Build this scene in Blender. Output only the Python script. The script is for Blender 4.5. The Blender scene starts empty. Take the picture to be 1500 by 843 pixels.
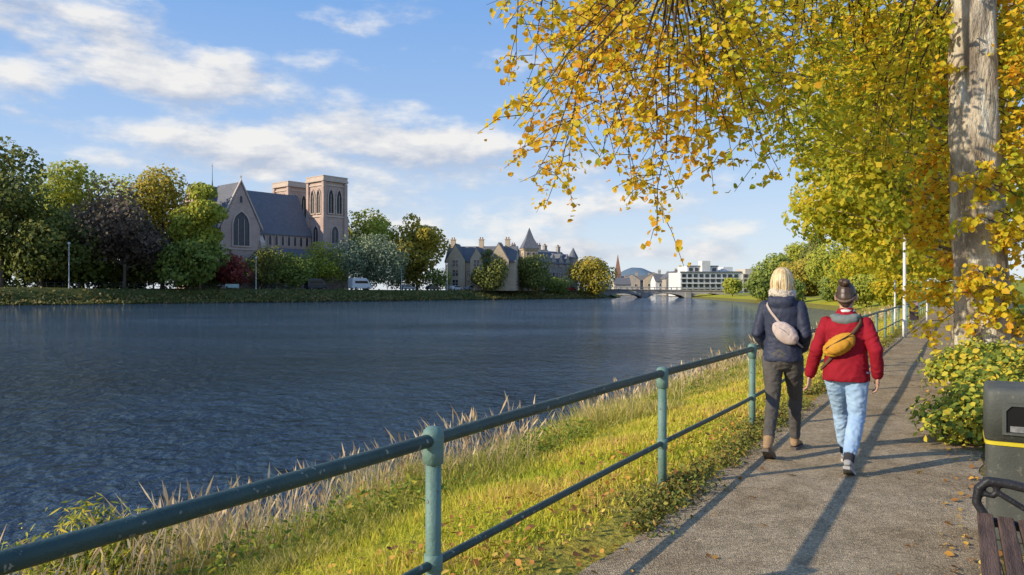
import bpy, bmesh, math, random, copy
import numpy as np
from mathutils import Vector, Matrix, noise
R=math.radians
rg=np.random.default_rng(11); random.seed(11)
sc=bpy.context.scene; col=sc.collection
F=1090.; H0=425.; CH=1.55
def P(px,py,Y): return Vector(((px-750)/F*Y,Y,CH-(py-H0)/F*Y))
D=Vector((.5145,.8575,0)); NL=Vector((-.8575,.5145,0)); HEAD=-R(30.96)
def uv(u,v,z=0): return D*u+NL*v+Vector((0,0,z))
SUNDIR=Vector((-.93,-.36,.43)).normalized()

# ---------------------------------------------------------------- helpers
def tag(o,label,cat,group=None,kind=None):
    o['label']=label; o['category']=cat
    if group: o['group']=group
    if kind: o['kind']=kind
    return o
def struct(o): o['kind']='structure'; return o
def empty(name,loc=(0,0,0),rz=0):
    o=bpy.data.objects.new(name,None); col.objects.link(o); o.location=loc; o.rotation_euler=(0,0,rz); return o
def link(name,me,parent=None,loc=None,rz=None):
    o=bpy.data.objects.new(name,me); col.objects.link(o)
    if parent: o.parent=parent
    if loc is not None: o.location=loc
    if rz is not None: o.rotation_euler=(0,0,rz)
    return o
class MB:
    def __init__(s): s.v=[]; s.f=[]
    def add(s,vs,fs):
        b=len(s.v); s.v+=[tuple(p) for p in vs]; s.f+=[tuple(i+b for i in f) for f in fs]; return s
    def box(s,c,sz,M=None):
        pts=[]
        for z in (-1,1):
            for (x,y) in ((-1,-1),(1,-1),(1,1),(-1,1)):
                p=Vector((x*sz[0]/2,y*sz[1]/2,z*sz[2]/2))
                if M: p=M@p
                pts.append(p+Vector(c))
        return s.add(pts,[(3,2,1,0),(4,5,6,7),(0,1,5,4),(1,2,6,5),(2,3,7,6),(3,0,4,7)])
    def b2(s,x0,x1,y0,y1,z0,z1): return s.box(((x0+x1)/2,(y0+y1)/2,(z0+z1)/2),(x1-x0,y1-y0,z1-z0))
    def loft(s,rings,caps=True,close=False):
        n=len(rings[0]); vs=[p for r in rings for p in r]; fs=[]; m=len(rings)
        for i in range(m if close else m-1):
            a=i*n; b=((i+1)%m)*n
            for j in range(n): fs.append((a+j,a+(j+1)%n,b+(j+1)%n,b+j))
        if caps and not close: fs.append(tuple(range(n-1,-1,-1))); fs.append(tuple((m-1)*n+j for j in range(n)))
        return s.add(vs,fs)
    def tube(s,pts,rad,n=8,round_ends=False,flat=1.0):
        pts=[Vector(p) for p in pts]
        if not hasattr(rad,'__len__'): rad=[rad]*len(pts)
        rad=list(rad)
        if round_ends:
            d0=(pts[0]-pts[1]).normalized(); d1=(pts[-1]-pts[-2]).normalized(); r0=rad[0]; r1=rad[-1]
            pts=[pts[0]+d0*r0*.95,pts[0]+d0*r0*.6]+pts+[pts[-1]+d1*r1*.6,pts[-1]+d1*r1*.95]
            rad=[r0*.3,r0*.8]+rad+[r1*.8,r1*.3]
        t=(pts[1]-pts[0]).normalized(); up=Vector((0,0,1)) if abs(t.z)<.9 else Vector((1,0,0))
        x=t.cross(up).normalized(); rings=[]
        for i,p in enumerate(pts):
            if i==0: tt=pts[1]-pts[0]
            elif i==len(pts)-1: tt=pts[-1]-pts[-2]
            else: tt=(pts[i+1]-pts[i]).normalized()+(pts[i]-pts[i-1]).normalized()
            tt.normalize(); x=(x-tt*x.dot(tt)).normalized(); y=tt.cross(x)
            rings.append([p+(x*math.cos(2*math.pi*k/n)+y*math.sin(2*math.pi*k/n)*flat)*rad[i] for k in range(n)])
        return s.loft(rings)
    def ell(s,c,r,M=None,nu=16,nv=10):
        rings=[]
        for i in range(nv+1):
            a=-math.pi/2+math.pi*(i+.02)/(nv+.04); ring=[]
            for k in range(nu):
                b=2*math.pi*k/nu
                p=Vector((r[0]*math.cos(a)*math.cos(b),r[1]*math.cos(a)*math.sin(b),r[2]*math.sin(a)))
                if M: p=M@p
                ring.append(p+Vector(c))
            rings.append(ring)
        return s.loft(rings)
    def prism(s,ol,o,ux,uy,dv):
        o=Vector(o);ux=Vector(ux);uy=Vector(uy);dv=Vector(dv); n=len(ol)
        a=[o+ux*p[0]+uy*p[1] for p in ol]; b=[p+dv for p in a]
        return s.add(a+b,[tuple(range(n)),tuple(range(2*n-1,n-1,-1))]+[(i,(i+1)%n,n+(i+1)%n,n+i) for i in range(n)])
    def ringprism(s,oo,oi,o,ux,uy,dv):
        o=Vector(o);ux=Vector(ux);uy=Vector(uy);dv=Vector(dv); n=len(oo)
        A=[o+ux*p[0]+uy*p[1] for p in oo];B=[o+ux*p[0]+uy*p[1] for p in oi]
        vs=A+B+[p+dv for p in A]+[p+dv for p in B]; fs=[]
        for i in range(n):
            j=(i+1)%n
            fs+=[(i,j,n+j,n+i),(2*n+i,3*n+i,3*n+j,2*n+j),(i,2*n+i,2*n+j,j),(n+i,n+j,3*n+j,3*n+i)]
        return s.add(vs,fs)
    def mesh(s,name,mat,smooth=False):
        me=bpy.data.meshes.new(name); me.from_pydata(s.v,[],s.f)
        bm=bmesh.new(); bm.from_mesh(me); bmesh.ops.recalc_face_normals(bm,faces=bm.faces); bm.to_mesh(me); bm.free()
        if mat: me.materials.append(mat)
        if smooth: me.polygons.foreach_set('use_smooth',[True]*len(me.polygons))
        return me
    def build(s,name,mat,parent=None,smooth=False,bevel=0,seg=2):
        o=link(name,s.mesh(name,mat,smooth),parent)
        if bevel:
            m=o.modifiers.new('bevel','BEVEL'); m.width=bevel; m.segments=seg; m.limit_method='ANGLE'
        return o
    def organic(s,name,mat,parent=None,vox=.01,sm=4,fold=0,fs=(10,10,16),seed=0.,fn=None):
        me=s.mesh(name,None); o=link(name,me,None)
        m=o.modifiers.new('r','REMESH'); m.mode='VOXEL'; m.voxel_size=vox
        m=o.modifiers.new('s','SMOOTH'); m.iterations=sm; m.factor=.5
        dg=bpy.context.evaluated_depsgraph_get()
        m2=bpy.data.meshes.new_from_object(o.evaluated_get(dg)); o.modifiers.clear(); o.data=m2; bpy.data.meshes.remove(me)
        m2.name=name
        if fold or fn:
            N=[v.normal.copy() for v in m2.vertices]
            for v,nn in zip(m2.vertices,N):
                p=v.co; d=0
                if fold:
                    q=Vector((p.x*fs[0]+seed,p.y*fs[1],p.z*fs[2]+2*noise.noise(p*5)))
                    a=noise.noise(q); b=noise.noise(q*2.3)
                    d=fold*((1-abs(a)*2.2)*.6+b*.5)
                if fn: d+=fn(p)
                v.co=p+nn*d
        m2.materials.clear(); m2.materials.append(mat)
        m2.polygons.foreach_set('use_smooth',[True]*len(m2.polygons))
        o.parent=parent
        return o
def np_mesh(name,V,Fc,mat,parent=None,rnd=None,smooth=False):
    me=bpy.data.meshes.new(name); nf,k=Fc.shape
    me.vertices.add(len(V)); me.vertices.foreach_set('co',np.ascontiguousarray(V,dtype='f4').ravel())
    me.loops.add(nf*k); me.loops.foreach_set('vertex_index',np.ascontiguousarray(Fc,dtype='i4').ravel())
    me.polygons.add(nf); me.polygons.foreach_set('loop_start',np.arange(0,nf*k,k,dtype='i4'))
    me.update(calc_edges=True); me.validate()
    if rnd is not None:
        a=me.attributes.new('rnd','FLOAT','FACE'); a.data.foreach_set('value',np.ascontiguousarray(rnd,dtype='f4'))
    if mat: me.materials.append(mat)
    if smooth: me.polygons.foreach_set('use_smooth',[True]*nf)
    return link(name,me,parent)
def unit(a): return a/np.maximum(np.linalg.norm(a,axis=1,keepdims=True),1e-9)
def leaves(name,Pt,N,L,mat,parent=None,rnd=None,asp=.75,fold=.18):
    n=len(Pt); N=unit(N); T=unit(np.cross(N,rg.normal(size=(n,3)))); B=np.cross(N,T)
    L=(L*(.55+.8*rg.random(n)))[:,None]; W=L*asp
    V=np.stack([Pt-T*L*.5,Pt+T*L*.5,Pt-T*L*.2+B*W*.5+N*W*fold,Pt+T*L*.14+B*W*.4+N*W*fold,
                Pt-T*L*.2-B*W*.5+N*W*fold,Pt+T*L*.14-B*W*.4+N*W*fold],1).reshape(-1,3)
    b=(np.arange(n)*6)[:,None]
    Fc=np.concatenate([b+np.array([[0,2,3,1]]),b+np.array([[1,5,4,0]])],1).reshape(-1,4)
    if rnd is None: rnd=rg.random(n)
    return np_mesh(name,V,Fc,mat,parent,np.repeat(rnd,2))
def cards(name,Pt,N,L,mat,parent=None,rnd=None):
    n=len(Pt); N=unit(N); T=unit(np.cross(N,rg.normal(size=(n,3)))); B=np.cross(N,T)
    L=(L*(.55+.8*rg.random(n)))[:,None]*.5; j=lambda:(.6+.6*rg.random((n,1)))
    V=np.stack([Pt-T*L*j(),Pt+B*L*j()+N*L*.3,Pt+T*L*j(),Pt-B*L*j()+N*L*.2],1).reshape(-1,3)
    Fc=(np.arange(n)*4)[:,None]+np.array([[0,1,2,3]])
    if rnd is None: rnd=rg.random(n)
    return np_mesh(name,V,Fc,mat,parent,rnd)
def blades(name,Pt,h,w,mat,lean=.35,parent=None,rnd=None,head=0):
    n=len(Pt); a=rg.random(n)*2*math.pi; s=np.stack([np.cos(a),np.sin(a),0*a],1)
    b=rg.random(n)*2*math.pi; l=np.stack([np.cos(b),np.sin(b),0*b],1)*(lean*h*(.2+rg.random(n)))[:,None]
    up=np.zeros((n,3)); up[:,2]=h; w=w[:,None]
    m=Pt+up*.55+l*.35; t=Pt+up+l
    if head: 
        m=Pt+up*.8+l*.7; V=np.stack([Pt-s*w*.35,Pt+s*w*.35,m+s*w*.35,m-s*w*.35,m+(t-m)*.4+s*w*head,m+(t-m)*.4-s*w*head,t],1).reshape(-1,3)
        Fc=np.array([[0,1,2],[0,2,3],[3,2,4],[3,4,5],[5,4,6]]); k=7
    else:
        V=np.stack([Pt-s*w,Pt+s*w,m+s*w*.8,m-s*w*.8,t],1).reshape(-1,3); Fc=np.array([[0,1,2],[0,2,3],[3,2,4]]); k=5
    Fc=((np.arange(n)*k)[:,None,None]+Fc[None]).reshape(-1,3)
    if rnd is None: rnd=rg.random(n)
    return np_mesh(name,V,Fc,mat,parent,np.repeat(rnd,5 if head else 3))

# ---------------------------------------------------------------- materials
def nodes(name):
    m=bpy.data.materials.new(name); m.use_nodes=True; nt=m.node_tree; nt.nodes.clear()
    out=nt.nodes.new('ShaderNodeOutputMaterial'); return m,nt,out
def c4(c): return (c[0],c[1],c[2],1)
def noise_n(nt,vec,scale,detail=5,rough=.6):
    n=nt.nodes.new('ShaderNodeTexNoise'); n.inputs['Scale'].default_value=scale; n.inputs['Detail'].default_value=detail
    n.inputs['Roughness'].default_value=rough
    if vec: nt.links.new(vec,n.inputs['Vector'])
    return n
def ramp_n(nt,fac,stops):
    r=nt.nodes.new('ShaderNodeValToRGB'); e=r.color_ramp.elements
    while len(e)<len(stops): e.new(.5)
    for el,(p,c) in zip(e,stops): el.position=p; el.color=c4(c)
    nt.links.new(fac,r.inputs['Fac']); return r
def mixc(nt,fac,a,b,mode='MIX'):
    m=nt.nodes.new('ShaderNodeMix'); m.data_type='RGBA'; m.blend_type=mode
    for s,v in ((m.inputs[0],fac),(m.inputs[6],a),(m.inputs[7],b)):
        if hasattr(v,'node'): nt.links.new(v,s)
        elif isinstance(v,(int,float)): s.default_value=v
        else: s.default_value=c4(v)
    return m.outputs[2]
def coords(nt,scale=(1,1,1),kind='Object'):
    t=nt.nodes.new('ShaderNodeTexCoord'); mp=nt.nodes.new('ShaderNodeMapping'); mp.inputs['Scale'].default_value=scale
    nt.links.new(t.outputs[kind],mp.inputs['Vector']); return mp.outputs[0]
def pmat(name,c1,c2=None,scale=4,rough=.75,bump=0,bs=30,metal=0,spec=.3,st=(1,1,1),lo=.35,hi=.65,c3=None,s3=40,t3=.62,bd=.02):
    m,nt,out=nodes(name); b=nt.nodes.new('ShaderNodeBsdfPrincipled'); nt.links.new(b.outputs[0],out.inputs[0])
    b.inputs['Roughness'].default_value=rough; b.inputs['Metallic'].default_value=metal; b.inputs['Specular IOR Level'].default_value=spec
    v=coords(nt,st); c2=c2 or tuple(x*.7 for x in c1)
    n=noise_n(nt,v,scale); r=ramp_n(nt,n.outputs[0],[(lo,c1),(hi,c2)]); o=r.outputs[0]
    if c3:
        n3=noise_n(nt,v,s3,3); r3=ramp_n(nt,n3.outputs[0],[(t3,(0,0,0)),(t3+.05,(1,1,1))]); o=mixc(nt,r3.outputs[0],o,c3)
    nt.links.new(o,b.inputs['Base Color'])
    if bump:
        n2=noise_n(nt,v,bs,4); bp=nt.nodes.new('ShaderNodeBump'); bp.inputs['Strength'].default_value=bump; bp.inputs['Distance'].default_value=bd
        nt.links.new(n2.outputs[0],bp.inputs['Height']); nt.links.new(bp.outputs[0],b.inputs['Normal'])
    return m
def leafmat(name,stops,trans=.35,clump=.25,cs=.5,rough=.6):
    m,nt,out=nodes(name); at=nt.nodes.new('ShaderNodeAttribute'); at.attribute_name='rnd'
    v=coords(nt); n=noise_n(nt,v,cs,3)
    mm=nt.nodes.new('ShaderNodeMath'); mm.operation='MULTIPLY_ADD'; nt.links.new(n.outputs[0],mm.inputs[0]); mm.inputs[1].default_value=clump*2; 
    ad=nt.nodes.new('ShaderNodeMath'); ad.operation='SUBTRACT'; nt.links.new(at.outputs['Fac'],ad.inputs[0]); ad.inputs[1].default_value=clump
    nt.links.new(ad.outputs[0],mm.inputs[2])
    r=ramp_n(nt,mm.outputs[0],stops)
    b=nt.nodes.new('ShaderNodeBsdfPrincipled'); b.inputs['Roughness'].default_value=rough; b.inputs['Specular IOR Level'].default_value=.25
    nt.links.new(r.outputs[0],b.inputs['Base Color'])
    t=nt.nodes.new('ShaderNodeBsdfTranslucent'); nt.links.new(r.outputs[0],t.inputs[0])
    mx=nt.nodes.new('ShaderNodeMixShader'); mx.inputs[0].default_value=trans
    nt.links.new(b.outputs[0],mx.inputs[1]); nt.links.new(t.outputs[0],mx.inputs[2]); nt.links.new(mx.outputs[0],out.inputs[0])
    return m
def stonemat(name,c1,c2,c3,bw=.9,bh=.35,mort=.012):
    m,nt,out=nodes(name); b=nt.nodes.new('ShaderNodeBsdfPrincipled'); nt.links.new(b.outputs[0],out.inputs[0]); b.inputs['Roughness'].default_value=.9
    t=nt.nodes.new('ShaderNodeTexCoord'); sp=nt.nodes.new('ShaderNodeSeparateXYZ'); nt.links.new(t.outputs['Object'],sp.inputs[0])
    ad=nt.nodes.new('ShaderNodeMath'); nt.links.new(sp.outputs[0],ad.inputs[0]); nt.links.new(sp.outputs[1],ad.inputs[1])
    cb=nt.nodes.new('ShaderNodeCombineXYZ'); nt.links.new(ad.outputs[0],cb.inputs[0]); nt.links.new(sp.outputs[2],cb.inputs[1])
    br=nt.nodes.new('ShaderNodeTexBrick'); nt.links.new(cb.outputs[0],br.inputs['Vector'])
    br.inputs['Scale'].default_value=1; br.inputs['Brick Width'].default_value=bw; br.inputs['Row Height'].default_value=bh; br.inputs['Mortar Size'].default_value=mort
    br.inputs['Color1'].default_value=c4(c1); br.inputs['Color2'].default_value=c4(c2); br.inputs['Mortar'].default_value=c4(tuple(x*.7 for x in c1))
    n=noise_n(nt,t.outputs['Object'],.35,6); r=ramp_n(nt,n.outputs[0],[(.35,(1,1,1)),(.7,c3)])
    o=mixc(nt,.6,br.outputs[0],r.outputs[0],'MULTIPLY'); nt.links.new(o,b.inputs['Base Color']); return m

M={}
M['rail']=pmat('rail_paint',(.05,.09,.075),(.03,.058,.05),6,.4,.25,60,c3=(.26,.26,.2),s3=24,t3=.64)
M['post']=pmat('post_paint',(.18,.29,.245),(.13,.22,.18),5,.5,.3,60,c3=(.07,.06,.045),s3=26,t3=.66)
M['bark']=pmat('bark',(.56,.47,.34),(.25,.195,.135),3.6,.95,1.0,13,st=(1,1,.3),bd=.09,c3=(.62,.57,.45),s3=4.5,t3=.55,lo=.4,hi=.64)
M['barkfar']=pmat('bark_dark',(.15,.115,.09),(.09,.07,.055),2,.95)
M['twig']=pmat('twig_bark',(.10,.07,.05),(.06,.045,.03),8,.9)
M['stone']=stonemat('pink_sandstone',(.58,.42,.34),(.50,.365,.30),(.70,.66,.66))
M['stone_l']=stonemat('pale_dressing',(.64,.51,.41),(.58,.46,.38),(.8,.78,.75))
M['slate']=stonemat('slate',(.18,.185,.205),(.14,.145,.165),(.8,.8,.78),.5,.3,.02)
M['slate2']=stonemat('slate_grey',(.18,.18,.185),(.14,.14,.15),(.75,.75,.72),.5,.3,.02)
M['sand']=stonemat('warm_sandstone',(.60,.47,.31),(.52,.41,.28),(.72,.7,.67))
M['grey']=stonemat('grey_stone',(.46,.40,.33),(.38,.33,.28),(.74,.74,.74))
M['white']=pmat('white_render',(.72,.71,.68),(.64,.63,.60),.3,.8)
M['cream']=pmat('cream_render',(.58,.52,.42),(.52,.46,.38),.3,.8)
M['redstone']=pmat('red_stone',(.38,.20,.14),(.28,.15,.11),.5,.9)
M['conc']=pmat('bridge_concrete',(.40,.37,.33),(.28,.26,.24),.6,.9)
M['glass']=pmat('window_glass',(.02,.025,.03),(.035,.04,.05),.8,.12,spec=.6)
M['lead']=pmat('leaded_glass',(.03,.032,.045),(.06,.06,.08),1.5,.3,spec=.4)
M['wpaint']=pmat('white_paint',(.74,.73,.70),(.6,.59,.56),4,.5,c3=(.35,.3,.25),s3=14,t3=.7)
M['metal']=pmat('grey_metal',(.3,.31,.31),(.22,.23,.23),5,.45,metal=.6)
M['black']=pmat('black_iron',(.02,.02,.022),(.035,.035,.038),9,.4,.3,50)
M['binp']=pmat('bin_plastic',(.075,.080,.070),(.10,.105,.092),6,.55,.2,80,c3=(.15,.145,.12),s3=24,t3=.64)
M['yellow']=pmat('yellow_band',(.62,.5,.03),(.5,.4,.03),5,.5)
M['wood']=pmat('bench_wood',(.19,.115,.08),(.075,.045,.034),3,.7,.5,20,st=(9,.8,9))
M['rubber']=pmat('rubber',(.02,.02,.02),None,8,.8)
for nm,c in (('car_white',(.7,.7,.7)),('car_silver',(.35,.36,.38)),('car_dark',(.03,.035,.05)),('car_red',(.3,.02,.02)),('car_blue',(.04,.09,.22))):
    M[nm]=pmat(nm,c,tuple(x*.9 for x in c),2,.25,spec=.6)

# ---------------------------------------------------------------- terrain
xl=lambda v,Y:(.5145*Y-v)/.8575
YS=[-60,60,75,100,140,200,260,400,700]
NXv=[xl(6,-60),29.0,35.5,43,49.5,55,62,80,140]; RXv=[xl(2,-60),xl(2,60),41.5,50.5,59,67,76,95,160]
YF=[-60,250,260,400,700]; FXv=[-283,32,38,60,139]
xn=lambda Y:np.interp(Y,YS,NXv); xr=lambda Y:np.interp(Y,YS,RXv); xf=lambda Y:np.interp(Y,YF,FXv)
ztop=lambda Y:np.interp(Y,[130,250,800],[2.0,1.1,.9])
def sst(t): t=np.clip(t,0,1); return t*t*(3-2*t)
def gz(X,Y):
    X=np.asarray(X,float); Y=np.asarray(Y,float); a,b,c=xn(Y),xr(Y),xf(Y)
    d=(X-b)*.8575; zr=np.clip((d-2.5)*.1,0,.3)+np.clip((Y-75)/60,0,1)*4*sst((d-12)/45.)
    t=np.clip((b-X)/(b-a),0,1); zb=-1.25*(.22*t+.78*t*t)
    df=c-X; zf=-1.25+(ztop(Y)+1.25)*sst(df/9.)
    bed=-1.25-1.2*sst(np.minimum(a-X,X-c)/3.)
    return np.where(X>=b,zr,np.where(X>a,zb,np.where(X>c,bed,zf)))
rows=np.concatenate([np.arange(-40,0,2.),np.arange(0,26,.3),26*np.geomspace(1,250,70)])
verts=[];colr=[]; ncol=None
for Y in rows:
    a,b,c=xn(Y),xr(Y),xf(Y)
    xs=np.concatenate([c-np.array([6500,2000,700,250,100,50,25,14,9,7.5,6,4.5,3,1.5,0]),[c+3,c*.75+a*.25,c*.4+a*.6,a-2,a-.7],
       a+(b-a)*np.linspace(0,1,30),b+np.array([.15,.3,.8,1.5,2.2,2.6,3.0,3.6,4.5,6,9,15,22,30,42,55,70,200,800,2500,6500])])
    zs=gz(xs,np.full_like(xs,Y)); ncol=len(xs)
    for i,(x,z) in enumerate(zip(xs,zs)):
        t=(b-x)/(b-a)
        if .03<t<1.02: z+=.05*noise.noise(Vector((x*1.3,Y*1.3,0)))+.06*noise.noise(Vector((x*.5,Y*.5,3)))
        if x<c-2: z+=.25*noise.noise(Vector((x*.15,Y*.15,9)))
        verts.append((x,Y,z))
        if x<c: q=(.11,.12,.04)
        elif x<a: q=(.05,.045,.03)
        elif t>.72: q=(.28,.25,.06)
        elif t>.10: q=(.48,.46,.05)
        elif t>-.08: q=(.35,.31,.06)
        elif Y>45: q=(.32,.36,.06)
        else: q=(.22,.18,.08)
        colr.append((*q,1))
nr=len(rows); idx=np.arange(nr*ncol).reshape(nr,ncol)
Fc=np.stack([idx[:-1,:-1],idx[:-1,1:],idx[1:,1:],idx[1:,:-1]],-1).reshape(-1,4)
def groundmat():
    m,nt,out=nodes('grass_ground'); b=nt.nodes.new('ShaderNodeBsdfPrincipled'); nt.links.new(b.outputs[0],out.inputs[0]); b.inputs['Roughness'].default_value=.95
    b.inputs['Specular IOR Level'].default_value=.1
    at=nt.nodes.new('ShaderNodeAttribute'); at.attribute_name='tint'; v=coords(nt)
    n=noise_n(nt,v,1.3,6); r=ramp_n(nt,n.outputs[0],[(.3,(.6,.65,.5)),(.5,(1,1,1)),(.72,(1.2,1.0,.8))])
    o=mixc(nt,1.0,at.outputs['Color'],r.outputs[0],'MULTIPLY')
    n2=noise_n(nt,v,14,5); r2=ramp_n(nt,n2.outputs[0],[(.35,(.55,.55,.48)),(.6,(1.15,1.1,1))]); o=mixc(nt,1.0,o,r2.outputs[0],'MULTIPLY')
    nt.links.new(o,b.inputs['Base Color'])
    bp=nt.nodes.new('ShaderNodeBump'); bp.inputs['Distance'].default_value=.05; nt.links.new(n2.outputs[0],bp.inputs['Height']); nt.links.new(bp.outputs[0],b.inputs['Normal'])
    return m
g=np_mesh('ground',np.array(verts),Fc,groundmat(),smooth=True)
ca=g.data.attributes.new('tint','FLOAT_COLOR','POINT'); ca.data.foreach_set('color',np.array(colr,dtype='f4').ravel())
struct(g)
# path
def pathmat():
    m,nt,out=nodes('worn_asphalt'); b=nt.nodes.new('ShaderNodeBsdfPrincipled'); nt.links.new(b.outputs[0],out.inputs[0]); b.inputs['Roughness'].default_value=.9
    b.inputs['Specular IOR Level'].default_value=.2
    v=coords(nt); n=noise_n(nt,v,.9,6); r=ramp_n(nt,n.outputs[0],[(.3,(.335,.245,.15)),(.5,(.42,.325,.21)),(.7,(.48,.38,.26))])
    vo=nt.nodes.new('ShaderNodeTexVoronoi'); vo.inputs['Scale'].default_value=95; nt.links.new(v,vo.inputs['Vector'])
    sp=nt.nodes.new('ShaderNodeSeparateColor'); nt.links.new(vo.outputs['Color'],sp.inputs[0])
    r2=ramp_n(nt,sp.outputs[0],[(.0,(.52,.5,.47)),(.45,(.9,.9,.88)),(.85,(1.1,1.08,1.02)),(.97,(1.5,1.42,1.25))]); o=mixc(nt,1.0,r.outputs[0],r2.outputs[0],'MULTIPLY')
    n4=noise_n(nt,v,5,4); r4=ramp_n(nt,n4.outputs[0],[(.35,(.74,.73,.71)),(.6,(1.05,1.05,1.05))]); o=mixc(nt,1.0,o,r4.outputs[0],'MULTIPLY')
    nt.links.new(o,b.inputs['Base Color'])
    bp=nt.nodes.new('ShaderNodeBump'); bp.inputs['Distance'].default_value=.007; bp.inputs['Strength'].default_value=.85
    nt.links.new(vo.outputs['Distance'],bp.inputs['Height']); nt.links.new(bp.outputs[0],b.inputs['Normal']); return m
pv=[];prows=np.concatenate([np.arange(-40,0,2.),np.arange(0,40,.15),np.geomspace(40,400,40)])
for Y in prows:
    b=xr(Y); e0=.26+.05*noise.noise(Vector((0,Y*1.1,0)))+.03*noise.noise(Vector((0,Y*4,0)))
    e1=2.18+.09*noise.noise(Vector((5,Y*.9,0)))+.05*noise.noise(Vector((5,Y*4,0)))
    for k in range(7):
        d=e0+(e1-e0)*k/6; pv.append((b+d/.8575,Y,.006+.012*math.sin(math.pi*k/6)))
n=len(prows); idx=np.arange(n*7).reshape(n,7); Fp=np.stack([idx[:-1,:-1],idx[:-1,1:],idx[1:,1:],idx[1:,:-1]],-1).reshape(-1,4)
struct(np_mesh('path',np.array(pv),Fp,pathmat(),smooth=True))
# water
def watermat():
    m,nt,out=nodes('river_water'); b=nt.nodes.new('ShaderNodeBsdfPrincipled'); nt.links.new(b.outputs[0],out.inputs[0])
    b.inputs['Roughness'].default_value=.04; b.inputs['IOR'].default_value=1.4
    nb=noise_n(nt,coords(nt,(.02,.05,1)),1,4); rb=ramp_n(nt,nb.outputs[0],[(.35,(.032,.048,.062)),(.6,(.035,.068,.11))])
    nt.links.new(rb.outputs[0],b.inputs['Base Color'])
    def wv(sx,sy,rot,sc_,det):
        t=nt.nodes.new('ShaderNodeTexCoord'); mp=nt.nodes.new('ShaderNodeMapping'); mp.inputs['Scale'].default_value=(sx,sy,1); mp.inputs['Rotation'].default_value=(0,0,rot)
        nt.links.new(t.outputs['Object'],mp.inputs['Vector']); return noise_n(nt,mp.outputs[0],sc_,det,.55).outputs[0]
    a=wv(1.25,.9,R(12),1.0,3); c=wv(1.3,1.0,R(-30),3.2,5); e=wv(.05,.09,R(20),1,3)
    m1=nt.nodes.new('ShaderNodeMath'); m1.operation='MULTIPLY_ADD'; nt.links.new(c,m1.inputs[0]); m1.inputs[1].default_value=.5; nt.links.new(a,m1.inputs[2])
    mr=nt.nodes.new('ShaderNodeMapRange'); nt.links.new(e,mr.inputs[0]); mr.inputs[1].default_value=.35; mr.inputs[2].default_value=.65; mr.inputs[3].default_value=.5; mr.inputs[4].default_value=1.0
    bp=nt.nodes.new('ShaderNodeBump'); bp.inputs['Distance'].default_value=1.1; nt.links.new(mr.outputs[0],bp.inputs['Strength'])
    nt.links.new(m1.outputs[0],bp.inputs['Height']); nt.links.new(bp.outputs[0],b.inputs['Normal']); return m
wb=MB(); wb.add([(-420,-60,-1.2),(220,-60,-1.2),(220,720,-1.2),(-420,720,-1.2)],[(0,1,2,3)])
struct(wb.build('water',watermat()))
# hill
hv=[]; 
for j in range(9):
    for i in range(81):
        s=i/80; x=100+s*900; y=2600+j*150; e=math.sin(math.pi*j/8)
        h=58*math.exp(-((s-.45)/.075)**2)+46*math.exp(-((s-.55)/.13)**2)+20*math.exp(-((s-.7)/.2)**2)+7*noise.noise(Vector((s*14,j*.4,0)))
        hv.append((x,y,max(-2,h*e*1.1)))
idx=np.arange(9*81).reshape(9,81); Fh=np.stack([idx[:-1,:-1],idx[:-1,1:],idx[1:,1:],idx[1:,:-1]],-1).reshape(-1,4)
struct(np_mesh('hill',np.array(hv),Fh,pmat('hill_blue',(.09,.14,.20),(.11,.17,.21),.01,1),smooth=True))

# ---------------------------------------------------------------- near bank vegetation (stuff)
GM=leafmat('grass_blades',[(0,(.24,.32,.035)),(.45,(.58,.57,.05)),(.8,(.76,.63,.10)),(1,(.74,.50,.17))],.42,.25,.8)
GT=leafmat('tall_grass',[(0,(.17,.23,.035)),(.4,(.40,.41,.06)),(.7,(.64,.54,.14)),(1,(.72,.56,.28))],.45,.3,.7)
DM=leafmat('dry_stalk',[(0,(.46,.29,.16)),(.5,(.64,.48,.27)),(1,(.75,.61,.4))],.3,.1)
def bankpts(n,t0,t1,Y0,Y1):
    Y=Y0*(Y1/Y0)**rg.random(n); t=t0+(t1-t0)*rg.random(n); X=xr(Y)-t*(xr(Y)-xn(Y)); return X,Y,t
def nz(X,Y,s,o=0): return np.array([noise.noise(Vector((x*s,y*s,o))) for x,y in zip(X,Y)])
X,Y,t=bankpts(95000,.0,.66,1.6,70); q=nz(X,Y,.9)
blades('lawn_grass',np.stack([X,Y,gz(X,Y)-.02],1),(.045+.075*rg.random(len(X)))*(1+.6*q)*np.clip(.4+t*5,.4,1),.0032*(1+Y/6),GM,.6,rnd=np.clip(rg.random(len(X))*.7+.25+q*.5,0,1))
tag(bpy.data.objects['lawn_grass'],'sunlit yellow green grass on the bank outside the railing','grass',kind='stuff')
X,Y,t=bankpts(95000,.42,1.04,1.8,80); q=nz(X,Y,.75,4); k=(q+.6*rg.random(len(X))>.08)|(t>.8); X,Y,t,q=X[k],Y[k],t[k],q[k]
hh=(.10+.48*np.clip((t-.4)*2,0,1)*(.3+.7*rg.random(len(X))))*(1+.9*q)
blades('tall_grass',np.stack([X,Y,gz(X,Y)-.03],1),hh,.0038*(1+Y/7),GT,.6,rnd=np.clip(rg.random(len(X))*.7+.14+q*.35,0,1))
tag(bpy.data.objects['tall_grass'],'tall uncut grass fringe along the water edge','grass',kind='stuff')
X,Y,t=bankpts(8500,.52,1.0,2.0,60); q=nz(X,Y,.55,8); k=q+.4*rg.random(len(X))+.15*(Y<6)>.2; X,Y,q=X[k],Y[k],q[k]
blades('dry_grass_stalk',np.stack([X,Y,gz(X,Y)],1),(.34+.42*rg.random(len(X)))*(1+.6*np.clip(q,0,1)),.0032*(1+Y/8),DM,.5,head=2.0)
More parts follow.
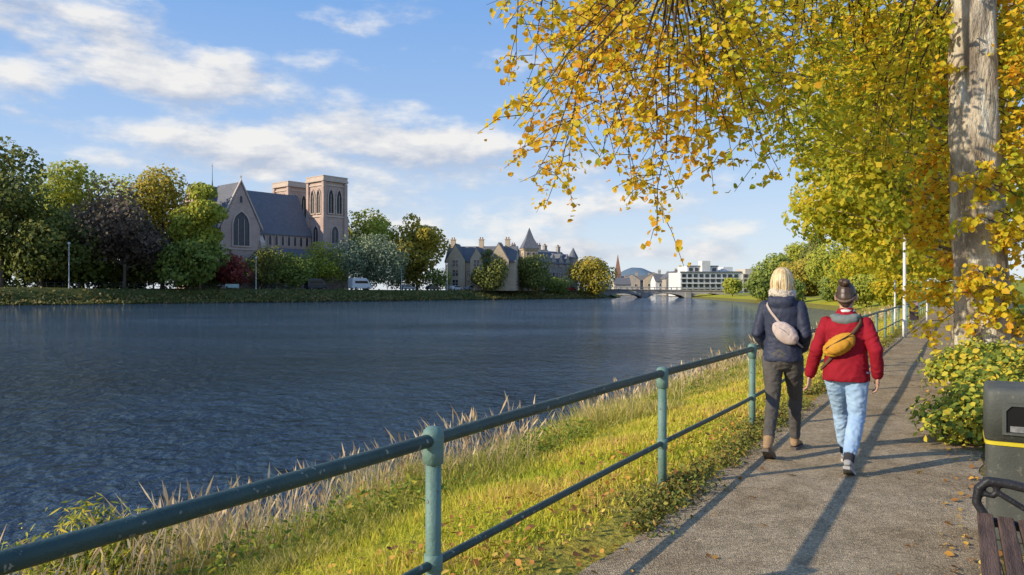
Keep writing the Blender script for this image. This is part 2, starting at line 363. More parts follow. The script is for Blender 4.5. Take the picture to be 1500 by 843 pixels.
tag(bpy.data.objects['dry_grass_stalk'],'straw coloured seeding grass stalks above the river edge','grass',kind='stuff')
WM=leafmat('weed_leaf',[(0,(.10,.16,.025)),(.5,(.26,.35,.045)),(.85,(.48,.46,.06)),(1,(.55,.32,.07))],.4,.25,1.2)
X,Y,t=bankpts(1500,.5,.94,2.4,40); q=nz(X,Y,.8,15); k=q>.02; X,Y,q=X[k],Y[k],q[k]
m_=30; sc_=np.repeat(.75+.6*np.clip(q,0,1),m_); base=np.repeat(np.stack([X,Y,gz(X,Y)],1),m_,0); n=len(base); off=np.clip(rg.normal(size=(n,3)),-1.7,1.7)*np.array([.10,.10,.10]); off[:,2]=np.abs(off[:,2])*1.7+.04
leaves('bank_weed',base+off*sc_[:,None],rg.normal(size=(n,3))+np.array([0,0,1.]),.05,WM,asp=.45)
tag(bpy.data.objects['bank_weed'],'leafy green weeds growing among the grass of the bank','weeds',kind='stuff')
LM=leafmat('fallen_leaf',[(0,(.16,.08,.03)),(.4,(.45,.19,.04)),(.7,(.62,.34,.05)),(1,(.66,.5,.1))],.1,.1)
n=3800; Y=1.8*(30/1.8)**rg.random(n); d=np.where(rg.random(n)<.60,np.maximum(rg.normal(-.45,.5,n),-1.8),np.where(rg.random(n)<.85,rg.normal(2.35,.3,n),rg.random(n)*2)); d=np.where((d>.35)&(d<1.9)&(rg.random(n)<.85),-1.1*rg.random(n),d)
X=xr(Y)+d/.8575
leaves('fallen_leaf',np.stack([X,Y,gz(X,Y)+.025+.03*(d<.1)],1),rg.normal(size=(n,3))*.35+np.array([0,0,1.]),.046,LM,asp=.75,fold=.1)
tag(bpy.data.objects['fallen_leaf'],'orange and brown fallen leaves scattered along the path edges','leaves',kind='stuff')
n=1700; Y=2.2*(40/2.2)**rg.random(n); d=rg.normal(.16,.09,n); X=xr(Y)+d/.8575; q=nz(X,Y,1.1,21); k=q>-.1; X,Y=X[k],Y[k]
base=np.repeat(np.stack([X,Y,0*Y],1),14,0); n=len(base); off=rg.normal(size=(n,3))*np.array([.06,.06,.035]); off[:,2]=np.abs(off[:,2])+.01
leaves('verge_weed',base+off,rg.normal(size=(n,3))+np.array([0,0,1.]),.036,leafmat('verge_leaf',[(0,(.10,.075,.03)),(.4,(.17,.20,.04)),(.75,(.30,.30,.05)),(1,(.42,.22,.06))],.2,.2,2),asp=.5)
tag(bpy.data.objects['verge_weed'],'low dark weeds between the railing and the path','weeds',kind='stuff')
# far bank scrub
n=9000; Y=100+150*rg.random(n); df=np.abs(rg.normal(2.2,2.4,n)); X=xf(Y)-df; q=nz(X,Y,.12,31)
FS=leafmat('far_scrub_leaf',[(0,(.07,.09,.027)),(.4,(.16,.18,.045)),(.75,(.30,.25,.075)),(1,(.40,.25,.11))],.3,.3,.12)
cards('far_bank_scrub',np.stack([X,Y,gz(X,Y)+.1+.4*rg.random(n)*(1+q)],1),rg.normal(size=(n,3))+np.array([-.4,-.6,.6]),.55,FS)
tag(bpy.data.objects['far_bank_scrub'],'rough scrub and reeds along the waterline of the far bank','scrub',kind='stuff')

# ---------------------------------------------------------------- railing
ra=empty('railing',uv(0,2),0); tag(ra,'teal green two bar metal railing running beside the riverside path','railing')
u1=2.654; SP=2.98
us=[u1+SP*k for k in range(-2,22)]
pm=MB(); pm.tube([(0,0,-.15),(0,0,.84)],.035,16); pmesh=pm.mesh('post',M['post'],True)
cm=MB(); r_=[(.035,.775),(.045,.78),(.047,.835),(.046,.87),(.049,.90),(.045,.925),(.03,.94),(.008,.946)]
cm.loft([[(r*math.cos(2*math.pi*k/16),r*math.sin(2*math.pi*k/16),z) for k in range(16)] for r,z in r_]); cmesh=cm.mesh('post_cap',M['post'],True)
lm=MB(); lm.loft([[(r*math.cos(2*math.pi*k/16),r*math.sin(2*math.pi*k/16),z) for k in range(16)] for r,z in [(.034,.30),(.042,.305),(.042,.375),(.034,.38)]]); lmesh=lm.mesh('rail_collar',M['post'],True)
for u in us:
    p=link('post',pmesh,ra,D*u); link('post_cap',cmesh,p); link('rail_collar',lmesh,p)
def railpts(z):
    return [D*(us[0]+ (us[-1]-us[0])*k/60)+Vector((0,0,z+.008*math.sin(k*1.1))) for k in range(61)]
MB().tube(railpts(.89),.030,14).build('top_rail',M['rail'],ra,True)
MB().tube(railpts(.34),.020,12).build('lower_rail',M['rail'],ra,True)

# ---------------------------------------------------------------- bin
bn=empty('litter_bin',uv(5.49,-.42),HEAD); tag(bn,'weathered olive grey litter bin with a thin yellow band standing behind the bench','bin')
def rr(w,d,z,p=12,n=48,cy=0):
    out=[]
    for k in range(n):
        a=2*math.pi*(k+.5)/n; c,s=math.cos(a),math.sin(a); out.append((w/2*math.copysign(abs(c)**(2/p),c),cy+d/2*math.copysign(abs(s)**(2/p),s),z))
    return out
MB().loft([rr(.5,.42,.0),rr(.5,.42,.06),rr(.54,.46,.07),rr(.55,.47,.62),rr(.555,.475,.63)]).build('body',M['binp'],bn,True,.006)
MB().loft([rr(.572,.492,.632),rr(.572,.492,.652),rr(.56,.48,.655)]).build('yellow_band',M['yellow'],bn)
hd=MB(); hd.loft([rr(.57,.49,.657),rr(.568,.488,.93),rr(.56,.475,.952),rr(.535,.445,.966),rr(.4,.3,.972),rr(.1,.1,.974)]); hd.build('hood',M['binp'],bn,True)
fr=MB(); oo=[(-.2,.70),(.2,.70),(.2,.85),(.17,.885),(-.17,.885),(-.2,.85)]; oi=[(x*.9,.785+(z-.785)*.84) for x,z in oo]
fr.ringprism(oo,oi,(0,-.262,0),(1,0,0),(0,0,1),(0,.03,0)); f_=fr.build('opening',M['binp'],bn)
MB().prism(oi,(0,-.252,0),(1,0,0),(0,0,1),(0,.012,0)).build('opening_shade',pmat('dark_void',(.006,.006,.006),None,3,.5),f_)  # near-black panel, painted shade for the dark inside of the bin opening
MB().box((-.02,-.252,.735),(.28,.006,.035)).build('label_plate',pmat('label_plate',(.3,.3,.29),(.12,.12,.12),20,.4),f_)

# ---------------------------------------------------------------- bench
be=empty('park_bench',uv(3.46,-.36),HEAD); tag(be,'weathered brown slatted bench with black iron arms, cut off by the right edge','bench')
for i in range(6):
    x=-.25+i*.083; MB().box((x,0,.45-.012*math.sin(i/5*3.14)),(.066,1.66,.032)).build('seat_slat',M['wood'],be,False,.006)
for i in range(5):
    MB().box((.245+i*.028,0,.55+i*.085),(.03,1.66,.068),Matrix.Rotation(.3,4,'Y').to_3x3()).build('back_slat',M['wood'],be,False,.006)
for s in (-1,1):
    y=s*.84; e=MB()
    e.tube([(-.27,y,0),(-.235,y,.12),(-.225,y,.3),(-.25,y,.43)],[.03,.024,.024,.03],10,True)
    e.tube([(.32,y,0),(.27,y,.2),(.25,y,.43),(.29,y,.65),(.37,y,.92)],[.03,.024,.028,.024,.02],10,True)
    e.tube([(-.25,y,.425),(0,y,.41),(.25,y,.425)],.024,10,True)
    e.organic('end_frame',M['black'],be,.008,2)
    a=MB(); pts=[(-.25,y,.45),(-.285,y,.51),(-.275,y,.58),(-.235,y,.62),(-.15,y,.615),(0,y,.59),(.15,y,.605),(.29,y,.64)]
    a.tube(pts,[.022,.022,.023,.024,.024,.023,.022,.018],10,True)
    a.tube([(-.235,y,.625),(-.2,y,.585),(-.215,y,.55),(-.245,y,.555)],.015,8,True)
    a.tube([(-.2,y,.57),(-.08,y,.5),(.1,y,.45)],.015,8,True)
    a.organic('arm',M['black'],be,.007,2)

# ---------------------------------------------------------------- poles on the path side
def pole(px,base,h,r,label):
    Y=CH*F/(base-H0); o=empty('metal_pole',((px-750)/F*Y,Y,0)); tag(o,label,'pole')
    MB().tube([(0,0,0),(0,0,.5),(0,0,.52),(0,0,h)],[r*1.25,r*1.25,r,r*.8],12).build('shaft',M['wpaint'],o,True)
    MB().ell((0,0,h),(r*.95,r*.95,r*.6)).build('cap',M['wpaint'],o,True); return o
pole(1325,495,3.3,.055,'tall plain white painted pole beside the railing ahead of the walkers')
pole(1311,478,1.95,.04,'shorter white pole to the left of the tall white pole')
pole(1358,470,1.9,.045,'short white pole standing to the right of the tall white pole')
Yb=30; sb=empty('notice_sign',((1338-750)/F*Yb,Yb,0)); tag(sb,'small dark notice sign with a pink strip on a post by the distant railing','sign')
MB().tube([(0,0,0),(0,0,1.1)],.03,8).build('post',M['metal'],sb)
MB().box((0,-.04,.72),(.36,.03,.75)).build('panel',pmat('dark_panel',(.06,.05,.065),(.10,.07,.09),2,.5),sb)
MB().box((0,-.058,.98),(.30,.004,.12)).build('pink_strip',pmat('pink_strip',(.6,.3,.42),(.6,.45,.5),2,.5),sb)

# ---------------------------------------------------------------- trees
PAL={'dark':[(0,(.07,.10,.024)),(.5,(.18,.20,.045)),(1,(.34,.32,.06))],
 'green':[(0,(.09,.14,.03)),(.5,(.23,.29,.055)),(1,(.40,.42,.07))],
 'yg':[(0,(.14,.19,.03)),(.5,(.38,.41,.05)),(1,(.62,.55,.065))],
 'gold':[(0,(.16,.16,.028)),(.5,(.42,.35,.045)),(1,(.66,.47,.06))],
 'copper':[(0,(.08,.056,.045)),(.5,(.17,.125,.09)),(1,(.30,.22,.11))],
 'greyg':[(0,(.12,.155,.085)),(.5,(.26,.31,.175)),(1,(.42,.46,.26))],
 'red':[(0,(.12,.03,.03)),(.5,(.30,.06,.05)),(1,(.5,.13,.08))],
 'yel':[(0,(.15,.20,.018)),(.35,(.44,.46,.035)),(.7,(.76,.62,.045)),(1,(.84,.56,.04))],
 'main':[(0,(.20,.28,.022)),(.28,(.54,.55,.035)),(.5,(.88,.71,.042)),(.78,(.93,.62,.036)),(1,(.86,.42,.03))],
 'ivy':[(0,(.10,.15,.025)),(.4,(.30,.35,.045)),(.7,(.60,.54,.06)),(1,(.80,.56,.055))]}
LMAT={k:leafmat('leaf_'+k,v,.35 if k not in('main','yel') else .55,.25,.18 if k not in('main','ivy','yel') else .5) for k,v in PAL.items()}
def crown(n,cz,rx,rz,nl,seed,lobe=.42,flip=True,top=.35):
    r=np.random.default_rng(seed); d=unit(r.normal(size=(nl,3)))
    if flip: d[:,2]=d[:,2]*.9+.1
    rad=(.45+.4*r.random(nl))[:,None]; C=d*rad*np.array([rx,rx,rz]); C[:,2]+=cz
    f=1-top*np.clip((C[:,2]-cz)/rz,0,1); C[:,:2]*=f[:,None]
    LR=lobe*rx*(.6+.6*r.random(nl)); C=np.vstack([C,[[0,0,cz]]]); LR=np.append(LR,rx*.6)
    w=LR**2/np.sum(LR**2); i=r.choice(len(C),n,p=w); dd=unit(r.normal(size=(n,3)))
    if flip: dd[:,2]=np.where(dd[:,2]<-.3,-dd[:,2]*.6,dd[:,2])
    q=(.62+.43*r.random(n)**.7)
    Pt=C[i]+dd*(LR[i]*q)[:,None]*np.array([1,1,.8]); N=dd+r.normal(size=(n,3))*.5
    return Pt,N,C,LR
def tree(name,loc,h,rx,pal,label,cat='tree',n=4500,ls=.75,bare=.06,nl=24,seed=1,group=None,bark=None,trunk_r=None,shape=1.0,lobe=.46):
    o=empty(name,loc); tag(o,label,cat,group)
    z0=h*bare; rz=(h-z0)/2; cz=z0+rz
    Pt,N,C,LR=crown(n,cz,rx*1.02,rz*.95,nl,seed,lobe,False); tr=trunk_r or max(.12,h*.016)
    Pt[:,2]=np.minimum(Pt[:,2],h+rg.random(len(Pt))*.3); Pt[:,2]=np.maximum(Pt[:,2],z0*.8+.1+rg.random(len(Pt))*.5)
    if shape!=1.0:
        f=np.interp(Pt[:,2],[z0,h],[1.15,shape]); Pt[:,:2]*=f[:,None]
    t=MB(); lean=random.uniform(-.02,.02)*h
    t.tube([(0,0,-.3),(0,0,h*.05),(lean*.3,0,h*.2),(lean,0,h*.45),(lean,0,h*.72)],[tr*1.5,tr*1.05,tr*.9,tr*.6,tr*.2],8)
    for c in C[:-1]:
        zz=max(h*.12,c[2]*.55); a=Vector((lean*.4,0,min(zz,h*.5))); b=Vector(c); m_=a.lerp(b,.5)+Vector((0,0,-.03*h))
        t.tube([a,m_,b],[tr*.42,tr*.28,tr*.08],5)
    t.build('trunk',bark or M['barkfar'],o,True)
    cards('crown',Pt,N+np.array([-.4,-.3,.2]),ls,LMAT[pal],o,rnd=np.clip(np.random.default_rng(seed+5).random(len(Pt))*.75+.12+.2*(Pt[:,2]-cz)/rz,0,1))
    return o
def fshore(px):
    k=(px-750)/F; t=(130*k+90)/(122-120*k); return 130+120*t
def ftree(px,top,hw,back,pal,label,name='broadleaf_tree',seed=1,**kw):
    Y=fshore(px)+back; X=(px-750)/F*Y; z=float(gz(X,Y)); s=Y/F
    zt=CH+(H0-top)*s
    return tree(name,(X,Y,z-.1),zt-z,hw*s,pal,label,seed=seed,**kw)
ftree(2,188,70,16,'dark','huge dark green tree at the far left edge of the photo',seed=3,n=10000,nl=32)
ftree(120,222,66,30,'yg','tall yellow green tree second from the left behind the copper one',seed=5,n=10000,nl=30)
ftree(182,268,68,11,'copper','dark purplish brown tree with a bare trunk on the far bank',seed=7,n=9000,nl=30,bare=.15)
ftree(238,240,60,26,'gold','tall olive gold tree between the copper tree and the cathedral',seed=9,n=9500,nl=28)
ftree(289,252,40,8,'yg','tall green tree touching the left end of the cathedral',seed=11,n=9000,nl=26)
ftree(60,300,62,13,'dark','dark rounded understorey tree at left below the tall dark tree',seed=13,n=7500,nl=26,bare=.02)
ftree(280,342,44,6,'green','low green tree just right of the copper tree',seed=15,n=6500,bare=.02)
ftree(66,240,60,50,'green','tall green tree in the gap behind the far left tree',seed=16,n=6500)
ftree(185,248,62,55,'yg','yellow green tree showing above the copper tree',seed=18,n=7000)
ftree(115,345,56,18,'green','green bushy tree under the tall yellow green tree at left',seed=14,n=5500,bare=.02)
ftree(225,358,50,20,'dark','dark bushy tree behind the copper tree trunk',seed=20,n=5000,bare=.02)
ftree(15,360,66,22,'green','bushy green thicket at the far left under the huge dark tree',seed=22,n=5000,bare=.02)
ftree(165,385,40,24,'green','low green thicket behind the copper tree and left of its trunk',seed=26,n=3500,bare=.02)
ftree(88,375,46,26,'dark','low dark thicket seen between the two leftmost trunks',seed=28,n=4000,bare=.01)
S_='shrub'
ftree(338,368,27,9,'red','rounded dark red shrub on the far bank in front of the cathedral',S_,17,cat=S_,n=3500,bare=.02,ls=.5)
ftree(312,380,24,13,'green','small green shrub left of the red shrub',S_,24,cat=S_,n=2600,bare=.02,ls=.5)
ftree(387,358,38,14,'dark','dark green shrub right of the red shrub below the cathedral gable',S_,19,cat=S_,n=5000,bare=.02,ls=.5)
ftree(432,366,32,11,'green','mid green rounded shrub below the cathedral nave',S_,21,cat=S_,n=4000,bare=.02,ls=.5)
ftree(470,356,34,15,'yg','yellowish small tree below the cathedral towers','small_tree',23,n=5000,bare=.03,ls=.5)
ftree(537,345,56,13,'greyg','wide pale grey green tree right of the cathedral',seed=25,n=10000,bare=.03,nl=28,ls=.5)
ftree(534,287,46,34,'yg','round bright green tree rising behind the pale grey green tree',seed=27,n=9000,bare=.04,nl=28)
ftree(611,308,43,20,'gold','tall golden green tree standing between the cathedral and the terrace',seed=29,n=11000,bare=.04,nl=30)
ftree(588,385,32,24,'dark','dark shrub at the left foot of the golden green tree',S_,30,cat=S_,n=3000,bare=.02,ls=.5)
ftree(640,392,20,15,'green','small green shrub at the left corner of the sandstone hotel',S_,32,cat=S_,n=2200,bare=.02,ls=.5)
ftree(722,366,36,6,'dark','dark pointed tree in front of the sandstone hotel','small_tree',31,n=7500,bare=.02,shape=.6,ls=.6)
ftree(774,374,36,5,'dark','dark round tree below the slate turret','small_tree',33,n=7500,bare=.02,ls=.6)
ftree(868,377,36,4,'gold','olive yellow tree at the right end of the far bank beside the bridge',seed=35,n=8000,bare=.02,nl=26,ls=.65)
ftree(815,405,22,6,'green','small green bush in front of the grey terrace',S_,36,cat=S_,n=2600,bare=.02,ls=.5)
def rtree(px,top,hw,Y,pal,label,name='broadleaf_tree',seed=1,**kw):
    X=(px-750)/F*Y; z=float(gz(X,Y)); s=Y/F; return tree(name,(X,Y,z-.1),CH+(H0-top)*s-z,hw*s,pal,label,seed=seed,**kw)
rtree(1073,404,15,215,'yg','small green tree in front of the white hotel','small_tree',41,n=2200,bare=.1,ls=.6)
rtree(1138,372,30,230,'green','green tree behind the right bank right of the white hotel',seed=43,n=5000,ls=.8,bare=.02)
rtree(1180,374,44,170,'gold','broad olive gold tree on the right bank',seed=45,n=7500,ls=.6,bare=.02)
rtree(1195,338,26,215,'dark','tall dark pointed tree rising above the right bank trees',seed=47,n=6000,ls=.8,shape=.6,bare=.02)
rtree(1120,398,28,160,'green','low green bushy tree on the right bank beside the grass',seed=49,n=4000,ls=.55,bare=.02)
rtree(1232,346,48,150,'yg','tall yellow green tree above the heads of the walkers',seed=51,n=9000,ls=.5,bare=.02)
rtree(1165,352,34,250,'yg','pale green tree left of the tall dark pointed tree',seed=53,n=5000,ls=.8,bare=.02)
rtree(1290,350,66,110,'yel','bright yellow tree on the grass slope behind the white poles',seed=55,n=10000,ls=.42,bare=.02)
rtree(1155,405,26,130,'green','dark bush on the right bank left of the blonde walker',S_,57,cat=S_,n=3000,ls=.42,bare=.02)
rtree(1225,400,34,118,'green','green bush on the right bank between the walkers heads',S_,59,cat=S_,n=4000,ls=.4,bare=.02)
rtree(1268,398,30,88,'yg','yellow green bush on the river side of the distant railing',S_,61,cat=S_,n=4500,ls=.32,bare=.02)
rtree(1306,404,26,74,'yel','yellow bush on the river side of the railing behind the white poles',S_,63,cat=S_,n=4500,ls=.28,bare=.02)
for i,(Yt,tpx,cpx,rx,h,h0,n,ls,lab) in enumerate([(19,1452,1340,3.6,9.5,2.7,14000,.17,'yellow green tree directly behind the big trunk'),(28.5,1440,1328,4.7,11,1.7,19000,.21,'yellow tree second behind the big trunk'),
        (40,1432,1326,5.0,12,1.2,18000,.26,'yellow tree third behind the big trunk'),(54,1425,1330,5.4,13,.9,14000,.32,'golden tree fourth along the path'),(74,1415,1325,6.5,14,.8,12000,.38,'golden tree furthest along the path')]):
    X=(tpx-750)/F*Yt; o=empty('lime_tree',(X,Yt,.1)); tag(o,lab+' on the right of the path','tree')
    dx=(cpx-tpx)/F*Yt
    Pt,N,C,LR=crown(n,(h+h0)/2,rx*1.0,(h-h0)/2*1.0,60,60+i,.25,False,.2)
    Pt[:,0]+=dx; C[:,0]+=dx
    pathx=xr(Yt)-X; k=~((Pt[:,2]<2.3)&(Pt[:,0]<pathx+1.9)); Pt,N=Pt[k],N[k]; n=len(Pt)
    Pt[:,2]=np.maximum(Pt[:,2],h0*.8)
    rn=np.clip(rg.random(n)*.6+.12+[.0,.08,.12,.16,.2][i]+.3*nz(Pt[:,0],Pt[:,2],.45),0,1)
    cards('crown',Pt,N*.7+rg.normal(size=(n,3))*.4+np.array([-.35,-.35,.2]),ls,LMAT['yel'],o,rnd=rn)
    t=MB(); t.tube([(0,0,-.3),(0,0,.4),(-.05,0,3),(-.3,.1,6),(dx*.4,0,h*.75)],[.5,.33,.28,.2,.06],10)
    for c in C[:-1]:
        a=Vector((-.1,0,max(2.2,c[2]*.6))); b=Vector(c); t.tube([a,a.lerp(b,.5)+Vector((0,0,.2)),b],[.07,.04,.012],5)
    t.build('trunk',M['bark'],o,True)

# main near tree
O=Vector((7.75,12,.05)); mt=empty('lime_tree',O); tag(mt,'large lime tree with thick lit trunk and golden leaves overhanging the walkers','tree')
t=MB(); rings=[]
for i in range(110):
    z=-.3+i*.118; cx=-.06*z-.09*math.sin(z*.6); f=np.interp(z,[-.3,.3,1,2,6.5,12.5],[.74,.55,.42,.375,.315,.11])
    ring=[]
    for k in range(56):
        a=2*math.pi*k/56; d=Vector((math.cos(a),math.sin(a),0)); q=f*(1+.14*noise.noise(Vector((d.x*1.6,d.y*1.6,z*.6)))+.09*noise.noise(Vector((d.x*4,d.y*4,z*1.3)))+.06*noise.noise(Vector((d.x*9,d.y*9,z*2.2)))+.045*noise.noise(Vector((d.x*18,d.y*18,z*4))))
        if z<1: q*=1+.22*max(0,1-z)*math.cos(a*5+1)*.5
        ring.append((cx+d.x*q,d.y*q,z))
    rings.append(ring)
t.loft(rings)
LIMBS=[[(7.35,12,7.2),(5.9,11.6,8.1),(3.9,10.9,8.5),(1.9,10.4,7.9),(.5,10,6.9)],
 [(7.3,12,6.8),(6.2,11.5,7.3),(4.9,10.9,7.2),(3.4,10.3,6.6),(2.2,10,5.9)],
 [(7.35,12,7.6),(5.6,12.8,8.9),(3.2,13.2,8.6),(1.6,13,7.4)],
 [(7.4,12,6.7),(6.5,12.9,7.2),(5.4,13.8,7.2),(4.4,14.4,6.6)],
 [(7.3,12,8.5),(8.6,11.4,9.5),(10.2,11,9.8)],[(7.3,12,7.0),(8.4,12.8,8.2),(10,13.6,8.8)],[(7.2,12,9.5),(6.5,13.5,11.5),(6,15,12.5)],[(7.2,12,9),(6.6,10.6,11),(6,9.4,12)]]
LS=[]
for L in LIMBS:
    pts=[Vector(p) for p in L]; n=len(pts)
    t.tube([p-O for p in pts],[.11-.09*k/(n-1) for k in range(n)],8)
    for k in range(n-1):
        for s in range(6): LS.append(pts[k].lerp(pts[k+1],s/6))
    LS.append(pts[-1])
t.build('trunk',M['bark'],mt,True)
tips=[(757,95),(765,140),(752,185),(764,230),(780,265),(797,308),(822,215),(830,283),(850,120),(865,175),(876,238),(905,195),(908,258),(930,120),(938,280),(962,345),(960,298),(990,240),(1000,292),(1010,150),(1038,258),(1060,190),(1075,250),(1085,120),(1108,232),(1120,170),(1145,258),(1150,130),
  (800,40),(810,110),(840,60),(890,40),(900,100),(925,60),(970,90),(975,170),(990,30),(1020,70),(1045,130),(1075,50),(1105,30),(1110,90),(1140,50),(940,200),(1020,210),(860,20)]
tw=MB(); LP=[];LN=[];LR_=[]
def addleaf(p,r):
    LP.append(p); LN.append((random.gauss(-.45,.6),random.gauss(-.45,.6),random.gauss(.35,.6))); LR_.append(min(1,max(0,r)))
def bough(a,b,r0,gold,ntw,lpt,sag=.25,s0=.3,tl=(.3,.85),sp=.065):
    a=Vector(a);b=Vector(b); L=(b-a).length; c=a.lerp(b,.45)+Vector((random.uniform(-.16,.16)*L,random.uniform(-.16,.16)*L,sag*L))
    pts=[]
    for k in range(8):
        s=k/7; pts.append(a*(1-s)**2+c*2*s*(1-s)+b*s*s+Vector((random.gauss(0,.012*L),random.gauss(0,.012*L),random.gauss(0,.01*L)))*(1 if 0<k<7 else 0))
    tw.tube([p-O for p in pts],[r0*(1-.85*k/7) for k in range(8)],5)
    for k in range(ntw):
        s=s0+(1-s0)*((k+random.random())/ntw)**.8; q=a*(1-s)**2+c*2*s*(1-s)+b*s*s; dr=((b-c)*s+(c-a)*(1-s)).normalized()
        e=(dr*.3+Vector((random.gauss(-.2,.85),random.gauss(0,.6),random.gauss(-.02,.32)))).normalized()*random.uniform(*tl)*(1.15-.4*s)
        mid=q+e*.5+Vector((0,0,.05)); end=q+e+Vector((0,0,-.07))
        tw.tube([q-O,mid-O,end-O],[.007,.005,.003],4)
        g0=random.gauss(0,.09)
        for l in range(lpt):
            f=random.random()**.75; p=(q.lerp(mid,f*2) if f<.5 else mid.lerp(end,f*2-1))+Vector((random.gauss(0,sp),random.gauss(0,sp),random.gauss(-.03,.055)))
            addleaf(p,random.random()*.5+gold+g0)
for (px,py) in tips:
    Yd=random.uniform(9.8,12.6); b=P(px,py,Yd); best=min(LS,key=lambda q:(q-b).length+(4 if q.z<b.z+.3 else 0)+abs(q.y-b.y)*.5)
    L=(b-best).length; bough(best,b,.013+.003*L,.42+.1*(px<1000)-.14*(px>1080)+random.uniform(-.14,.1),int(4+2.0*L),12,random.uniform(.02,.3),.42,(.35,1.1))
for k in range(24):
    px=random.uniform(800,1150); py=random.uniform(-60,110 if px<950 else 180); Yd=random.uniform(10,13.5); b=P(px,py,Yd); best=min(LS,key=lambda q:(q-b).length+(4 if q.z<b.z+.2 else 0)); L=(b-best).length
    bough(best,b,.012+.003*L,random.uniform(.24,.46)-.14*(px>1040),int(5+2.1*L),12,random.uniform(.0,.25),.4,(.35,1.0))
for k in range(64):
    px=random.uniform(1120,1395); py=random.uniform(-40,290)
    if px<1170: py*=.8
    Yd=random.uniform(12,16.5); b=P(px,py,Yd); best=min(LS,key=lambda q:(q-b).length+(4 if q.z<b.z+.3 else 0)); L=(b-best).length
    bough(best,b,.011+.003*L,random.uniform(.04,.34),int(5+2.6*min(L,4)),12,.25,.3,(.35,1.0))
for k in range(64):
    u_=random.random(); px=random.uniform(1470,1540) if u_<.74 else random.uniform(1335,1385); py=random.uniform(-20,510)
    Yd=random.uniform(11.2,12.4) if u_<.74 else random.uniform(12.2,13); b=P(px,py,Yd); a=Vector((7.75-.05*b.z+(.25 if u_<.74 else -.1),12.05,b.z+random.uniform(.2,.8))); bough(a,b,.011,random.uniform(.2,.55),int(4+3.5*(b-a).length),10,.15,.4,(.25,.5))
for k in range(24):
    px=random.uniform(1400,1484); py=random.choice([random.uniform(250,340),random.uniform(360,500),random.uniform(420,510)]); b=P(px,py,random.uniform(11.25,11.5)); a=Vector((7.75-.05*b.z+random.uniform(-.2,.25),11.7,b.z+random.uniform(-.1,.4))); bough(a,b,.009,random.uniform(.2,.5),3,9,.1,.3,(.18,.4),.05)
tw.build('twigs',M['twig'],mt,True)
LP=np.array([tuple(p) for p in LP])-np.array(O); leaves('foliage',LP,np.array(LN),.099,LMAT['main'],mt,rnd=np.array(LR_),asp=.8,fold=.2)
Pt,N,C,LRr=crown(3500,11.8,4.4,2.6,20,91,.36); cards('upper_crown',Pt,N,.24,LMAT['main'],mt,rnd=rg.random(3500)*.6+.1)

# shrubs by the trunk
def bush(name,loc,r,h,n,ls,pal,label,asp=.75,seed=2,nl=16,lobe=.32):
    o=empty(name,loc); tag(o,label,'bush'); Pt,N,C,LR=crown(n,h*.5,r*.95,h*.5,nl,seed,lobe); Pt+=rg.normal(size=(n,3))*.055; Pt[:,2]=np.maximum(Pt[:,2],.02)
    leaves('foliage',Pt,N*.8+rg.normal(size=(n,3))*.4+np.array([-.3,-.3,.5]),ls,LMAT[pal],o,asp=asp)
    t=MB()
    for c in C[:-1]: t.tube([(0,0,0),(c[0]*.5,c[1]*.5,c[2]*.6),tuple(c)],[.018,.013,.005],5)
    t.build('stem',M['twig'],o); return o
bush('bush',(4.78,7.5,.0),.78,.44,3200,.062,'ivy','leafy green bush spilling over the path edge in front of the big trunk',seed=4)
bush('bush',(6.4,9.9,.1),1.1,.6,4400,.075,'ivy','taller green and yellow bush at the foot of the big trunk',seed=6)
bush('bush',(5.5,8.3,.05),.8,.55,2800,.072,'ivy','green bush between the trunk and the litter bin at right edge',seed=8)
gx,gy=P(130,830,4.9).x,4.9; bush('gorse_bush',(gx,gy,float(gz(gx,gy))),.5,.8,4200,.07,'ivy','spiky green bush below the railing at bottom left',asp=.18,seed=10,lobe=.4)

# ---------------------------------------------------------------- buildings helpers
def arch(w,h,hs,n=6):
    p=[(-w/2,0),(w/2,0),(w/2,hs)]; q=.8660254*w
    for k in range(1,n):
        x=w/2*(1-k/n); p.append((x,hs+(h-hs)*math.sqrt(max(0,w*w-(x+w/2)**2))/q))
    p.append((0,h))
    for k in range(n-1,0,-1):
        x=w/2*(1-k/n); p.append((-x,hs+(h-hs)*math.sqrt(max(0,w*w-(x+w/2)**2))/q))
    p.append((-w/2,hs)); return p
def shrink(ol,w,h,f): return [(x*(1-2*f/w),f+z*(1-2*f/h)) for x,z in ol]
class Win:
    def __init__(s,w,h,arched=False,fm=None,gm=None,f=.16,mull=0,dep=.14,trans=0):
        ol=arch(w,h,h*.62) if arched else [(-w/2,0),(w/2,0),(w/2,h),(-w/2,h)]
        oi=shrink(ol,w,h,f); m=MB(); m.ringprism(ol,oi,(0,-dep,0),(1,0,0),(0,0,1),(0,dep+.02,0))
        for k in range(mull):
            x=-w/2+w*(k+1)/(mull+1); m.b2(x-.07,x+.07,-dep*.8,.0,f,h*(.8 if arched else 1)-f)
        if trans: m.b2(-w/2+f,w/2-f,-dep*.8,0,h*trans-.06,h*trans+.06)
        s.fm=m.mesh('window',fm or M['stone_l']); g=MB(); g.prism(oi,(0,-dep*.35,0),(1,0,0),(0,0,1),(0,.05,0)); s.gm=g.mesh('pane',gm or M['glass'])
    def put(s,root,pos,rz=0):
        o=link('window',s.fm,root,pos,rz); link('pane',s.gm,o); return o
